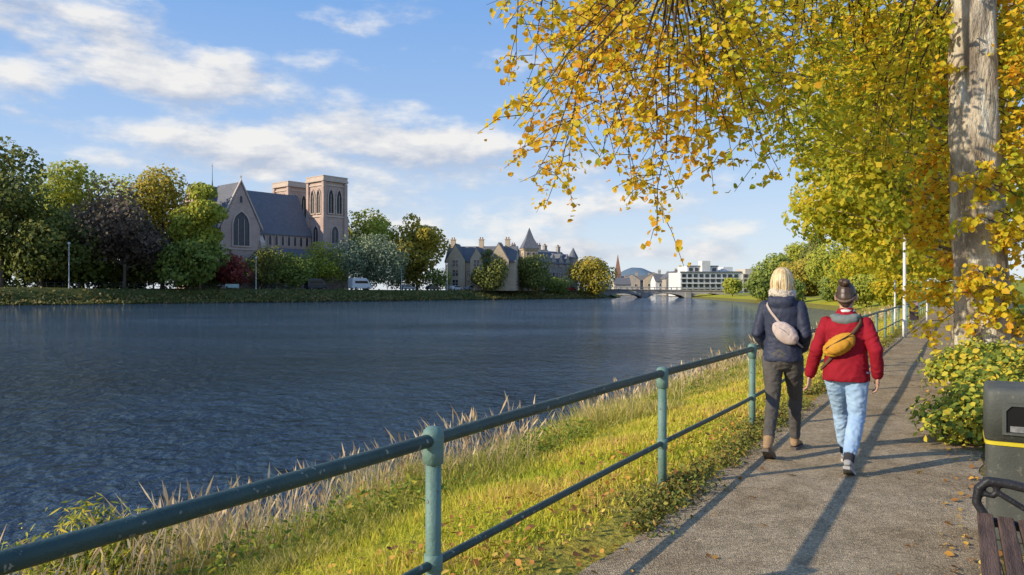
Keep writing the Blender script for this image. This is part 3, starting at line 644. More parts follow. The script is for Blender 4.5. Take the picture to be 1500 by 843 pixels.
def gable(root,x0,x1,y0,y1,z0,ze,zr,axis,wm,rm,ov=.4,name='wall'):
    if axis=='x':
        MB().prism([(y0,z0),(y1,z0),(y1,ze),((y0+y1)/2,zr),(y0,ze)],(x0,0,0),(0,1,0),(0,0,1),(x1-x0,0,0)).build(name,wm,root)
        a0,a1,m=y0,y1,(y0+y1)/2; o,ua,dv=(x0-ov*.5,0,0),(0,1,0),(x1-x0+ov,0,0)
    else:
        MB().prism([(x0,z0),(x1,z0),(x1,ze),((x0+x1)/2,zr),(x0,ze)],(0,y0,0),(1,0,0),(0,0,1),(0,y1-y0,0)).build(name,wm,root)
        a0,a1,m=x0,x1,(x0+x1)/2; o,ua,dv=(0,y0+ov*.3,0),(1,0,0),(0,y1-y0,0)
    s=(zr-ze)/(m-a0); t=.25
    r=MB(); r.prism([(a0-ov,ze-ov*s+.05),(m,zr+.05),(a1+ov,ze-ov*s+.05),(a1+ov,ze-ov*s+.05+t*1.4),(m,zr+.05+t*1.4),(a0-ov,ze-ov*s+.05+t*1.4)],o,ua,(0,0,1),dv)
    return r.build('roof',rm,root)

# ---------------------------------------------------------------- cathedral
S=.87; ct=empty('cathedral',((322-750)/F*178,178,1.6),R(50)); ct.scale=(S,S,S); tag(ct,'pink stone cathedral with slate roof and two square towers','cathedral')
ST,SL=M['stone'],M['slate']
gable(ct,-2.5,33,5,20,0,17,29.6,'x',ST,SL,name='nave_wall')
gable(ct,0,12,-.5,12,0,17.5,29.9,'y',ST,SL,name='transept_wall')
ai=MB(); ai.prism([(.8,0),(5.2,0),(5.2,12.2),(.8,9.2)],(12,0,0),(0,1,0),(0,0,1),(21.4,0,0)); ai.build('aisle_wall',ST,ct)
MB().prism([(.4,9.0),(5.2,12.3),(5.2,12.7),(.4,9.45)],(12,0,0),(0,1,0),(0,0,1),(21.4,0,0)).build('aisle_roof',SL,ct)
for x in (-.5,12.5):
    tm=MB(); tm.b2(x-.7,x+.7,-1.3,.2,0,13.5); tm.prism([(-1.3,13.5),(.2,13.5),(.2,15.5)],(x-.7,0,0),(0,1,0),(0,0,1),(1.4,0,0)); tm.build('buttress',M['stone_l'],ct)
MB().b2(.25,11.75,-.75,-.45,11.2,11.6).build('sill_course',M['stone_l'],ct)
cp=MB()
for s in (-1,1): cp.prism([(6,30.3),(6,31.0),(6+s*6.8,17.6),(6+s*6.8,16.8)],(0,-.8,0),(1,0,0),(0,0,1),(0,.6,0))
cp.b2(5.93,6.07,-.6,-.46,30.9,32.2); cp.b2(5.65,6.35,-.6,-.46,31.6,31.75); cp.build('gable_coping',M['stone_l'],ct)
Win(5.6,10.2,True,M['stone_l'],M['lead'],.35,2,.35).put(ct,(6,-.5,12.0))
Win(1.3,2.4,True,M['stone_l'],M['lead'],.15).put(ct,(6,-.5,24.2))
w=Win(1.25,3.4,True,M['stone_l'],M['lead'],.16,0,.25)
for k in range(9): w.put(ct,(14.2+k*2.15,5,13.2))
w=Win(1.7,4.2,True,M['stone_l'],M['lead'],.18,1,.25)
for k in range(5): w.put(ct,(14.6+k*4.1,.8,3.2))
MB().tube([(4.5,12.5,29.5),(4.5,12.5,32),(4.5,12.5,36.8)],[.28,.09,.04],8).box((4.5,12.5,35.9),(.8,.08,.08)).build('spirelet',M['slate2'],ct)
for (tx,ty) in ((33.5,-1),(33.5,18)):
    b=MB(); b.b2(tx,tx+8,ty,ty+8,0,33.6); tb=b.build('tower',ST,ct)
    for (cx,cy) in ((tx,ty),(tx+8,ty),(tx,ty+8),(tx+8,ty+8)):
        MB().b2(cx-.75,cx+.75,cy-.75,cy+.75,0,22.5).b2(cx-.55,cx+.55,cy-.55,cy+.55,22.5,33.4).build('tower_buttress',ST,tb)
    for z in (12.5,22.6,32.3): MB().b2(tx-.3,tx+8.3,ty-.3,ty+8.3,z,z+.45).build('string_course',M['stone_l'],tb)
    MB().b2(tx-.75,tx+8.75,ty-.75,ty+8.75,33.6,34.2).build('cornice',M['stone_l'],tb)
    pa=MB(); pa.b2(tx-.55,tx+8.55,ty-.55,ty+8.55,34.2,35.1); pa.b2(tx-.65,tx+8.65,ty-.65,ty+8.65,35.1,35.35); pa.build('parapet',M['stone_l'],tb)
    wb_=Win(2.5,8.0,True,M['stone_l'],M['black'],.3,1,.4); wm_=Win(3.2,6,True,M['stone_l'],M['lead'],.3,1,.3)
    for k in range(2):
        wb_.put(tb,(tx+2.45+k*3.1,ty,23.5)); wb_.put(tb,(tx,ty+2.45+k*3.1,23.5),-R(90))
    wm_.put(tb,(tx+4,ty,14.2)); wm_.put(tb,(tx,ty+4,14.2),-R(90))

# ---------------------------------------------------------------- terrace buildings on the far bank
def fpt(px,back): 
    Y=fshore(px)+back; X=(px-750)/F*Y; return Vector((X,Y,float(gz(X,Y))))
def chimney(root,x,y,z0,z1,m):
    c=MB().b2(x-.7,x+.7,y-.45,y+.45,z0,z1).b2(x-.82,x+.82,y-.57,y+.57,z1,z1+.25).build('chimney',m,root)
    for s in (-.35,.35): MB().tube([(x+s,y,z1+.25),(x+s,y,z1+.85)],.18,8).build('chimney_pot',M['redstone'],c)
p=fpt(655,18); h1=empty('hotel_building',p,-R(8)); tag(h1,'sunlit sandstone hotel with steep gables and chimneys','building')
w1=Win(1.15,2.0,False,M['stone_l'],M['glass'],.12,0,.12,.5); w2=Win(1.9,2.1,False,M['stone_l'],M['glass'],.12,1,.12,.5)
gable(h1,-1,20,2,12,0,8.6,13.0,'x',M['sand'],M['slate2'])
for i,(x0,x1,zr) in enumerate(((-.5,5.2,13.6),(6.8,10.6,12.6),(12.4,18.2,13.8))): 
    gable(h1,x0,x1,.6,7,0,8.9 if i!=1 else 9.2,zr,'y',M['sand'],M['slate2'],.25,name='gable_bay')
    for z in (1.2,4.2,7.0): w2.put(h1,((x0+x1)/2,.6,z))
for x in (6,11.5):
    for z in (1.2,4.2): w1.put(h1,(x,2,z))
for x in (.3,9,17): chimney(h1,x,7,11.5,15.3,M['sand'])
for k in range(4):
    for z in (1.2,4.2): w1.put(h1,(-1,3.6+k*2.2,z),-R(90))
p=fpt(742,20); h2=empty('turret_building',p,R(12)); tag(h2,'stone building with a tall pointed slate turret','building')
gable(h2,-6,15,1,11,0,9.2,13.2,'x',M['grey'],M['slate'])
MB().b2(5.6,10.2,-.4,4.2,0,13.2).b2(5.3,10.5,-.7,4.5,13.2,13.7).build('turret',M['sand'],h2)
MB().loft([[(5.1,-.9,13.7),(10.7,-.9,13.7),(10.7,4.7,13.7),(5.1,4.7,13.7)],[(6.7,.7,17.0),(9.1,.7,17.0),(9.1,3.1,17.0),(6.7,3.1,17.0)],[(7.85,1.85,20.4),(7.95,1.85,20.4),(7.95,1.95,20.4),(7.85,1.95,20.4)]]).build('turret_roof',M['slate'],h2)
for z in (1.2,4.2,7.2,10.4):
    for x in (7,8.8): w1.put(h2,(x,-.4,z))
    w1.put(h2,(5.6,1.9,z),-R(90))
for z in (1.2,4.2,7.0):
    for x in (-3.7,-1.5,.7,2.9,4.6,11.6,13.6): w1.put(h2,(x,1,z))
for x in (-1,3.5,12): chimney(h2,x,6,12,15,M['grey'])
for x in (-3.6,-.5,2.8): gable(h2,x-1,x+1,.9,4,8.6,10.2,11.8,'y',M['grey'],M['slate'],.2,name='dormer')
p=fpt(793,18); h3=empty('terrace_building',p,R(52)); tag(h3,'long grey stone terrace with dormers right of the turret building','building')
gable(h3,0,19,0,10,0,9.4,13.4,'x',M['grey'],M['slate'])
for k in range(4): 
    gable(h3,1.4+k*4.3,3.9+k*4.3,-.2,4.6,7.9,10.2,12.4,'y',M['grey'],M['slate'],.2,name='dormer')
    for z in (1.2,4.3,8.2): w1.put(h3,(2.65+k*4.3,-.2 if z>8 else 0,z))
    for z in (1.2,4.3): w1.put(h3,(4.7+k*4.3,0,z))
for x in (.8,9,17): chimney(h3,x,5,12.4,15.4,M['grey'])
for k in range(3):
    for z in (1.2,4.3,7.2): w1.put(h3,(0,2+k*3,z),-R(90))
MB().tube([(19,0,0),(19,0,11.4)],1.7,12).build('corner_tower',M['grey'],h3); MB().tube([(19,0,11.4),(19,0,15.2)],[2.0,.06],12).build('tower_roof',M['slate'],h3)

# church spire and distant town
Ys=430; cs=empty('church',((905-750)/F*Ys,Ys,0)); tag(cs,'distant brown church steeple beside the blue hill','church')
MB().b2(-1.6,1.6,-1.6,1.6,0,10.5).build('tower',M['redstone'],cs); MB().loft([[(-1.8,-1.8,10.5),(1.8,-1.8,10.5),(1.8,1.8,10.5),(-1.8,1.8,10.5)],[(-.05,-.05,22),(.05,-.05,22),(.05,.05,22),(-.05,.05,22)]]).build('spire',M['redstone'],cs)
gable(cs,1.6,14,-4,4,0,5,9,'x',M['redstone'],M['slate2'])
Win(1,2.6,True,M['stone_l'],M['lead'],.15).put(cs,(0,-1.6,7))
hs=[(925,405,390,9,'grey','grey town house right of the steeple'),(943,407,400,9,'cream','cream town house behind the bridge left end'),(958,403,380,10,'sand','sandstone town house behind the bridge middle'),(974,406,350,9,'white','small white town house left of the big white hotel'),(988,402,345,8,'grey','grey gabled house touching the left of the white hotel'),(912,411,360,8,'cream','low cream house directly below the steeple')]
for i,(px,top,Y,w_,mt_,lab) in enumerate(hs):
    o=empty('town_house',((px-750)/F*Y,Y,0),R(random.uniform(-15,15))); tag(o,lab,'house'); zr=CH+(H0-top)/F*Y+1
    gable(o,-w_/2,w_/2,0,8,-1,zr-3,zr,'x' if i%2 else 'y',M[mt_],M['slate2'])
    for x in (-w_/4,w_/4): 
        for z in (.8,3.2): 
            if z+1.6<zr-3: Win(1.1,1.5,False,M['wpaint'],M['glass'],.1).put(o,(x,0,z))
    chimney(o,w_*.3,4,zr-1.2,zr+1,M['grey'])
# white modern hotel
Yh=300; wh=empty('modern_hotel',((997-750)/F*Yh,Yh,0),R(8)); tag(wh,'large white modern stepped hotel beyond the bridge','hotel')
MB().b2(0,20,0,14,-1,8.6).b2(4,17,3,14,8.6,11.2).build('front_block',M['white'],wh)
MB().b2(9.5,13,1,5,8.6,13.4).b2(20,27,2,14,-1,8.8).b2(19.9,24,4,12,8.8,11.0).build('rear_block',M['white'],wh)
MB().b2(27,38,1.2,14,-1,8.2).b2(29,35,3,12,8.2,10.2).build('beige_block',M['cream'],wh)
MB().b2(-.3,20.3,-.3,.0,8.5,9.0).b2(19.9,27,1.6,2,8.7,9.15).b2(3.7,17.3,2.7,3,11.1,11.5).build('roof_edge',M['slate2'],wh)
ww=Win(1.7,1.35,False,M['slate2'],M['glass'],.08,0,.1)
for z in (.6,2.6,4.6,6.6):
    for k in range(8): ww.put(wh,(1.4+k*2.45,0,z))
    for k in range(2): ww.put(wh,(21.9+k*2.6,2,z))
    for k in range(4): ww.put(wh,(28.4+k*2.5,1.2,z))
for k in range(5): ww.put(wh,(5.5+k*2.5,3,9.2))
for z in (1.9,3.9,5.9): MB().b2(-.2,20.2,-.55,.0,z+.12,z+.36).build('balcony_band',M['white'],wh)
# bridge
br=empty('bridge',(32,262,0),R(-1)); tag(br,'low three span stone bridge crossing the river in the distance','bridge')
ol=[(-4,1.6),(45,1.15),(45,-3)]; 
for (a,b) in ((30.5,44),(15.5,29),(.5,14)):
    for k in range(9): 
        s=k/8; ol.append((b+(a-b)*s,-1.3+1.6*math.sin(math.pi*s)**.6))
    ol+= [(a-.1,-3)] if a>1 else [(-4,-3)]
    if a>1: ol+=[(a-1.4,-3)]
MB().prism(ol,(0,0,0),(1,0,0),(0,0,1),(0,11,0)).build('arches',M['conc'],br)
MB().prism([(-4,1.62),(45,1.17),(45,1.47),(-4,1.92)],(0,-.35,0),(1,0,0),(0,0,1),(0,11.7,0)).build('deck',M['conc'],br)
for y in (-.2,10.9):
    pr=MB(); pr.prism([(-4,2.6),(45,2.15),(45,2.3),(-4,2.75)],(0,y,0),(1,0,0),(0,0,1),(0,.2,0))
    for k in range(25): pr.b2(-4+k*2,-3.85+k*2,y,y+.15,1.87-.0092*k*2-.05,2.68-.0092*k*2)
    pr.build('parapet',M['metal'],br)
for x in (14.75,29.75): MB().b2(x-1,x+1,-1,0,-3,.7).build('pier',M['conc'],br)

# ---------------------------------------------------------------- far bank furniture, vehicles
def lamp(px,back,top,label):
    p=fpt(px,back); h=CH+(H0-top)/F*p.y-p.z; o=empty('street_lamp',p); tag(o,label,'lamp')
    MB().tube([(0,0,0),(0,0,1),(0,0,h)],[.12,.09,.06],8).build('post',M['wpaint'],o); MB().ell((0,0,h+.15),(.28,.28,.25)).build('lantern',M['wpaint'],o)
lamp(375,6,379,'white lamp post on the far bank in front of the cathedral'); lamp(101,5,358,'white lamp post at far left below the yellow green tree')
lamp(655,9,388,'white lamp post in front of the sandstone hotel'); lamp(588,7,392,'white lamp post below the golden green tree')
wheel=MB().tube([(0,-.1,0),(0,.1,0)],.32,14); tyre_me=wheel.mesh('wheel',M['rubber']); hub_me=MB().tube([(0,-.115,0),(0,.115,0)],.19,10).mesh('hubcap',M['metal'])
def car(px,back,cm_,label,rz=R(45),van=False,cat='car',k=1.0):
    p=fpt(px,back); o=empty('camper_van' if van else 'parked_car',p,rz); o.scale=(k,k,k); tag(o,label,cat)
    if van: ol=[(-2.6,.35),(2.6,.35),(2.65,1.0),(2.3,1.25),(1.8,2.1),(1.2,2.75),(-2.55,2.75),(-2.6,.6)]; gl=[(-1.9,1.5),(1.65,1.5),(1.45,2.1),(-1.9,2.1)]; wd=2.0; wx=(-1.6,1.7); ws=[(2.28,1.3),(1.82,2.08),(1.86,2.1),(2.34,1.3)]
    else: ol=[(-2.05,.3),(2.05,.3),(2.1,.65),(1.95,.82),(1.05,.95),(.45,1.4),(-1.1,1.43),(-1.85,.98),(-2.1,.9)]; gl=[(-1.55,.97),(.9,.97),(.4,1.33),(-1.05,1.35)]; wd=1.7; wx=(-1.3,1.3); ws=[(1.07,.97),(.5,1.38),(.53,1.4),(1.12,.97)]
    MB().prism(ol,(0,-wd/2,0),(1,0,0),(0,0,1),(0,wd,0)).build('body',M[cm_],o,False,.08)
    for s in (-1,1): MB().prism(gl,(0,s*(wd/2+.004)-.006,0),(1,0,0),(0,0,1),(0,.012,0)).build('side_window',M['glass'],o)
    MB().prism(ws,(0,-wd/2+.12,0),(1,0,0),(0,0,1),(0,wd-.24,0)).build('windscreen',M['glass'],o)
    for x in wx:
        for s in (-1,1): q=link('wheel',tyre_me,o,(x,s*(wd/2-.06),.32)); link('hubcap',hub_me,q)
    for s in (-1,1): MB().box((2.06 if not van else 2.62,s*wd*.36,.72),(.08,.28,.14)).build('headlight',M['wpaint'],o)
car(527,8,'car_white','white camper van parked under the pale grey green tree',van=True,cat='van',k=1.1)
car(462,9,'car_dark','dark van parked below the cathedral towers',van=True,cat='van')
car(597,10,'car_silver','silver car parked below the golden green tree'); car(634,11,'car_dark','dark car parked left of the sandstone hotel')
car(668,12,'car_white','white car parked in front of the sandstone hotel'); car(690,12,'car_silver','silver car just left of the dark pointed tree'); car(836,9,'car_red','small red car by the olive yellow tree'); car(800,9,'car_white','white car parked below the grey terrace')
nb=fpt(340,6); o=empty('notice_board',nb,R(20)); tag(o,'low pale turquoise board on the far bank below the red shrub','sign')
MB().box((0,0,.75),(2.9,.1,.8)).build('panel',pmat('turquoise_panel',(.25,.5,.48),(.6,.65,.6),1,.6),o)
for s in (-1,1): MB().b2(s*1.2-.05,s*1.2+.05,.06,.16,0,1.1).build('leg',M['metal'],o)
fe=empty('promenade_fence',fpt(60,6.5)); tag(fe,'thin dark fence along the far riverside promenade','fence'); pts=[fpt(px,6.5)-fe.location for px in range(20,500,12)]
for z in (.5,1.05): MB().tube([p+Vector((0,0,z)) for p in pts],.035,5).build('fence_rail',M['black'],fe)
fpm=MB().tube([(0,0,-.3),(0,0,1.1)],.05,6).mesh('fence_post',M['black'])
for p in pts: link('fence_post',fpm,fe,p)

# ---------------------------------------------------------------- people
SKIN=pmat('skin',(.55,.32,.23),(.48,.27,.19),8,.5,.1,120)
def fabric(name,c1,c2,bs=220,rough=.85,bump=.25,scale=7): return pmat(name,c1,c2,scale,rough,bump,bs,spec=.2,bd=.004)
def hairmat(name,a,b,c,st=(70,70,6)):
    m,nt,out=nodes(name); bb=nt.nodes.new('ShaderNodeBsdfPrincipled'); nt.links.new(bb.outputs[0],out.inputs[0]); bb.inputs['Roughness'].default_value=.42
    n=noise_n(nt,coords(nt,st),1,3); r=ramp_n(nt,n.outputs[0],[(.3,a),(.5,b),(.7,c)]); nt.links.new(r.outputs[0],bb.inputs['Base Color'])
    return m
def hand(mb,w,Dv,Wv):
    Dv=Vector(Dv).normalized(); Wv=Vector(Wv); Wv=(Wv-Dv*Wv.dot(Dv)).normalized(); Nv=Dv.cross(Wv); w=Vector(w)
    Mx=Matrix((Wv,Nv,Dv)).transposed(); mb.ell(w+Dv*.045,(.038,.017,.055),Mx,12,8)
    for i,l in enumerate((.066,.076,.071,.055)):
        b=w+Dv*.075+Wv*(.03-.02*i)*1.0; mb.tube([b,b+Dv*l*.5-Nv*.004,b+Dv*l*.85-Nv*.018,b+Dv*l-Nv*.034],[.0095,.009,.0085,.007],8,True)
    b=w+Dv*.02+Wv*.03; mb.tube([b,b+Dv*.03+Wv*.022-Nv*.008,b+Dv*.062+Wv*.026-Nv*.018],[.012,.0105,.008],8,True)
def shoe(mb,sole,ball,a,k=1.0,shaft=.0,w=1.0):
    ball=Vector(ball)
    def T(p):
        y=p[1]-.12*k; z=p[2]; return Vector((p[0]+ball.x,ball.y+y*math.cos(a)+z*math.sin(a),max(.001,ball.z-y*math.sin(a)+z*math.cos(a)) if y<=0 or a==0 else ball.z+z))
    prof=[(-.075,.02,.05,.03),(-.06,.032,.075,.022),(-.02,.036,.09,.02),(.03,.037,.088,.02),(.08,.043,.066,.02),(.13,.047,.05,.02),(.175,.04,.042,.02),(.2,.02,.034,.024)]
    rings=[]
    for y,hw,ht,zb in prof:
        rings.append([T((hw*k*w*math.copysign(abs(math.cos(2*math.pi*j/16))**.7,math.cos(2*math.pi*j/16)),y*k,(zb+ht)/2+(ht-zb)/2*math.sin(2*math.pi*j/16)+.012)) for j in range(16)])
    mb.loft(rings)
    if shaft: mb.tube([T((0,-.022*k,.06)),T((0,-.02*k,.1)),T((0,-.022*k,.1+shaft))],[.042,.043,.05],14)
    ol=[]
    for y,hw,_,_ in prof: ol.append((hw*k*w*1.08,y*k*1.03))
    for y,hw,_,_ in reversed(prof): ol.append((-hw*k*w*1.08,y*k*1.03))
    lo=[T((x,y,0.002)) for x,y in ol]; hi=[T((x,y,.028)) for x,y in ol]
    sole.loft([lo,hi]); return T((0,-.02*k,.09))
def strap(rings,zc,A,sgn,name,mat,parent,w=.025,off=.02,n=48):
    zs=[r[0] for r in rings]; q=[]
    for i in range(n):
        ph=2*math.pi*i/n; z=zc+sgn*A*math.cos(ph); rx=np.interp(z,zs,[r[1] for r in rings])+off; ry=np.interp(z,zs,[r[2] for r in rings])+off; cy=np.interp(z,zs,[r[3] for r in rings])
        q.append((Vector((rx*math.cos(ph),cy+ry*math.sin(ph),z)),Vector((math.cos(ph),math.sin(ph),.15)).normalized()))
    R_=[]
    for i in range(n):
        p,nn=q[i]; tt=(q[(i+1)%n][0]-q[i-1][0]).normalized(); b=tt.cross(nn).normalized(); R_.append([p-b*w/2,p+b*w/2,p+b*w/2+nn*.006,p-b*w/2+nn*.006])
    MB().loft(R_,close=True).build(name,mat,parent,True)
def torso(mb,rings,n=28):
    mb.loft([[(rx*math.copysign(abs(math.cos(2*math.pi*j/n))**.85,math.cos(2*math.pi*j/n)),cy+ry*math.copysign(abs(math.sin(2*math.pi*j/n))**.85,math.sin(2*math.pi*j/n)),z) for j in range(n)] for z,rx,ry,cy in rings])
def person(loc,label,J,mt_,vox=.006,rz=HEAD,hv=.012):
    o=empty('person',loc,rz); tag(o,label,'person'); k=J['k']; hz=J['head']
    b=MB(); b.ell((0,.015,hz),(.073,.092,.112)); b.ell((0,.04,hz-.06),(.056,.062,.062)); b.tube([(0,-.005,hz-.17),(0,0,hz-.06)],.052,14,True)
    b.tube([(0,.095,hz+.015),(0,.118,hz-.022)],[.009,.015],8,True)
    for s in (-1,1): b.ell((s*.081,.005,hz-.012),(.012,.02,.032))
    torso(b,[(z,rx*.8,ry*.8,cy) for z,rx,ry,cy in J['torso']])
    soles=[];shoes=[]
    for s in (0,1):
        sx=(-1,1)[s]; sh,so=MB(),MB(); an=shoe(sh,so,J['ball'][s],J['pitch'][s],k,J.get('shaft',0)); shoes.append(sh); soles.append(so)
        hip=Vector((sx*.088*k,0,J['hip'])); kn=Vector(J['knee'][s]); J.setdefault('legs',[]).append((hip,kn,an))
        b.tube([hip,hip.lerp(kn,.5),kn,kn.lerp(an,.4),an,an+Vector((0,.05,-.03))],[.075,.066,.05,.047,.036,.03],14,True)
        a=[Vector(p) for p in J['arms'][s]]; b.tube(a,[.045]+[.038]*(len(a)-2)+[.028],12,True)
        hand(b,a[-1],J['hand'][s][0],J['hand'][s][1])
    b.organic('body',SKIN,o,vox,2)
    for s in (-1,1): MB().ell((s*.03,.094,hz+.008),(.012,.008,.008)).build('eye',M['rubber'],o,True)
    MB().ell((0,.098,hz-.062),(.022,.008,.007)).build('mouth',pmat('lips',(.4,.14,.13),None,5,.5),o,True)
    t=MB(); t.ell((0,-.012,J['hip']+.03),(.158*k,.122*k,.15*k)); te=J.get('trouser_end',.0)
    for s,(hip,kn,an) in enumerate(J['legs']):
        e=an+(kn-an).normalized()*te; sx=(-1,1)[s]
        t.tube([hip+Vector((sx*.004,-.01,.02)),hip.lerp(kn,.3)+Vector((0,-.008,0)),hip.lerp(kn,.7),kn,kn.lerp(an,.35)+Vector((0,-.012,0)),kn.lerp(an,.75),e],[x*k for x in J.get('legr',(.098,.092,.076,.066,.063,.052,.049))],18)
    t.organic('trousers',mt_['trousers'],o,hv*.75,2,.009,(16,16,24),J['seed']+3)
    for s in (0,1):
        sb_=shoes[s].organic(J['shoe'],mt_['shoe'],o,hv*.6,2); soles[s].build('sole',mt_['sole'],sb_)
    j=MB(); torso(j,J['torso'])
    for s in (0,1):
        a=[Vector(p) for p in J['arms'][s]]; aa=[a[0],a[0].lerp(a[1],.5),a[1],a[1].lerp(a[2],.5),a[2]-(a[2]-a[1]).normalized()*.015]
        j.tube(aa,J['sleeve'],18,True)
    for c,r in J.get('hood',()): j.ell(c,r)
    j.organic('jacket',mt_['jacket'],o,hv*.75,2,J.get('fold',.007),J.get('fs',(12,12,20)),J['seed'])
    return o
# blonde walker
TB=[(.875,.172,.128,-.005),(.90,.176,.130,-.005),(1.0,.163,.125,0),(1.1,.152,.116,0),(1.22,.160,.120,-.005),(1.33,.166,.117,-.01),(1.40,.15,.105,-.012),(1.45,.10,.085,-.005),(1.49,.07,.07,0),(1.52,.056,.06,.0)]
JB=dict(k=1.0,head=1.625,torso=TB,hip=.90,ball=[(-.065,-.24,0),(.05,.46,0)],pitch=[R(30),0],knee=[(-.078,-.045,.5),(.072,.235,.51)],shaft=.06,shoe='boot',trouser_end=.03,seed=1.3,
  legr=(.094,.086,.070,.059,.056,.047,.045),
  arms=[[(-.152,-.01,1.385),(-.215,-.065,1.13),(-.165,.10,.985)],[(.152,-.01,1.385),(.215,-.065,1.13),(.165,.10,.985)]],hand=[((.4,.5,-.6),(.2,.8,.5)),((-.4,.5,-.6),(-.2,.8,.5))],
  sleeve=[.058,.056,.052,.048,.043],hood=[((0,-.093,1.42),(.118,.046,.066)),((-.075,-.055,1.452),(.048,.066,.036)),((.075,-.055,1.452),(.048,.066,.036))])
navy=fabric('navy_jacket',(.030,.036,.062),(.045,.052,.082),160,.55,.15)
pb=Vector((2.52,6.93,.012))
A=person(pb,'person with blonde hair in a navy hooded jacket and dark grey trousers, walking away',JB,dict(trousers=fabric('grey_trousers',(.075,.068,.06),(.11,.10,.09)),shoe=pmat('tan_boot',(.36,.23,.12),(.25,.16,.09),9,.8,.2,60),sole=pmat('dark_sole',(.14,.12,.1),None,8,.8),jacket=navy))
hm=hairmat('blonde_hair',(.44,.30,.14),(.66,.49,.25),(.80,.64,.37),(60,60,2.5))
h=MB(); HR=[(1.475,.052,.036,-.076),(1.50,.082,.058,-.06),(1.535,.097,.080,-.042),(1.585,.103,.099,-.026),(1.63,.099,.107,-.014),(1.68,.088,.102,-.008),(1.715,.072,.084,-.006),(1.738,.048,.058,-.006),(1.748,.018,.022,-.006)]
h.loft([[(rx*math.cos(2*math.pi*j/40),cy+ry*math.sin(2*math.pi*j/40),z+.014*math.sin(j*2.3)*(z<1.51)) for j in range(40)] for z,rx,ry,cy in HR])
def strand(p):
    th=math.atan2(p.y+.02,p.x); w=min(1,max(0,(1.745-p.z)/.08)); return w*.0022*math.sin(th*24+5*noise.noise(Vector((th*3,p.z*3,1))))+.006*noise.noise(Vector((th*2.2,p.z*4,7)))
h.organic('hair',hm,A,.006,2,0,fn=strand)
fl=MB()
for k in range(18):
    a=math.pi*random.uniform(.9,2.1); x,y=math.cos(a),math.sin(a); z0=random.uniform(1.58,1.66); l=random.uniform(.06,.12); o_=random.uniform(.0,.02)
    fl.tube([(x*.094,y*.104-.014,z0),(x*(.102+o_*.5),y*(.108+o_*.5)-.018,z0-l*.5),(x*(.098+o_)+random.uniform(-.015,.015),y*(.10+o_)-.02,z0-l)],[.003,.0028,.0012],5)
fl.build('loose_hair',hm,A,True)
s_=MB(); rr_=[]
for i in range(24):
    ph=2*math.pi*i/24; rr_.append(Vector((.085*math.cos(ph),-.01+.082*math.sin(ph),1.495+.012*math.sin(ph*2)-.02*math.sin(ph))))
rings=[[rr_[i]+(Vector((math.cos(2*math.pi*i/24),math.sin(2*math.pi*i/24),0))*math.cos(2*math.pi*q/12)*.036+Vector((0,0,1))*math.sin(2*math.pi*q/12)*.05) for q in range(12)] for i in range(24)]
s_.loft(rings,close=True).organic('scarf',pmat('cream_fleece',(.70,.63,.52),(.58,.5,.4),20,.95,.8,130,bd=.01),A,.009,1,.010,(24,24,24),4)
bg=empty('crossbody_bag',pb,HEAD); tag(bg,'pale pinkish grey crossbody bag on the back of the navy jacket','bag')
wv=pmat('woven_cotton',(.54,.44,.39),(.48,.38,.335),12,.9,.35,180,bd=.004)
Mx=Matrix.Rotation(R(40),3,'Y')
g_=MB(); g_.ell((.055,-.155,1.145),(.135,.05,.085),Mx); g_.organic('pouch',wv,bg,.008,2,.006,(16,16,16),1)
strap(TB,1.24,.225,-1,'strap',pmat('bag_strap',(.54,.43,.37),(.46,.36,.31),30,.85),bg,.022,.016)
MB().tube([(-.03,-.185,1.215),(.055,-.208,1.17),(.145,-.185,1.085)],.004,6,True).build('zip',M['metal'],bg,True)
# red walker
TR=[(.765,.182,.138,-.005),(.79,.184,.140,-.005),(.9,.174,.134,0),(1.0,.163,.124,0),(1.1,.166,.124,-.005),(1.2,.168,.118,-.01),(1.265,.150,.104,-.012),(1.315,.10,.085,-.005),(1.35,.072,.072,0),(1.38,.056,.062,0)]
JR=dict(k=.95,head=1.487,torso=TR,hip=.83,ball=[(-.045,.46,0),(.05,-.2,0)],pitch=[0,R(26)],knee=[(-.07,.225,.465),(.085,-.015,.455)],shoe='trainer',trouser_end=.055,seed=7.1,
  legr=(.102,.095,.08,.069,.065,.056,.052),
  arms=[[(-.152,-.01,1.25),(-.23,-.06,1.01),(-.295,.02,.79)],[(.152,-.01,1.25),(.238,-.08,1.03),(.245,-.01,.81)]],hand=[((-.12,.18,-1),(.15,1,.1)),((-.05,.25,-1),(-.15,1,.1))],
  sleeve=[.060,.058,.055,.050,.044],fold=.008)
pr_=Vector((2.86,6.37,.012))
Bp=person(pr_,'person with brown hair bun in a red jacket and light blue jeans, walking away',JR,dict(trousers=fabric('light_denim',(.38,.52,.68),(.28,.41,.58),260),shoe=pmat('grey_trainer',(.26,.26,.26),(.36,.35,.33),9,.8,.2,60),sole=pmat('pale_sole',(.5,.48,.44),None,8,.8),jacket=fabric('red_jacket',(.33,.010,.022),(.24,.008,.016),180,.8,.15)))
for s,(hip,kn,an) in enumerate(JR['legs']):
    MB().tube([an+Vector((0,-.0,-.01)),an+(kn-an).normalized()*.075],[.042,.043],14).build('sock',pmat('dark_sock',(.05,.05,.06),None,8,.9),Bp,True)
hm2=hairmat('brown_hair',(.045,.026,.016),(.065,.037,.022),(.095,.056,.033),(50,50,12))
h=MB(); h.ell((0,.0,1.51),(.079,.098,.102)); h.ell((0,-.045,1.47),(.068,.058,.07)); h.ell((0,-.05,1.425),(.04,.035,.04)); h.organic('hair',hm2,Bp,.006,4)
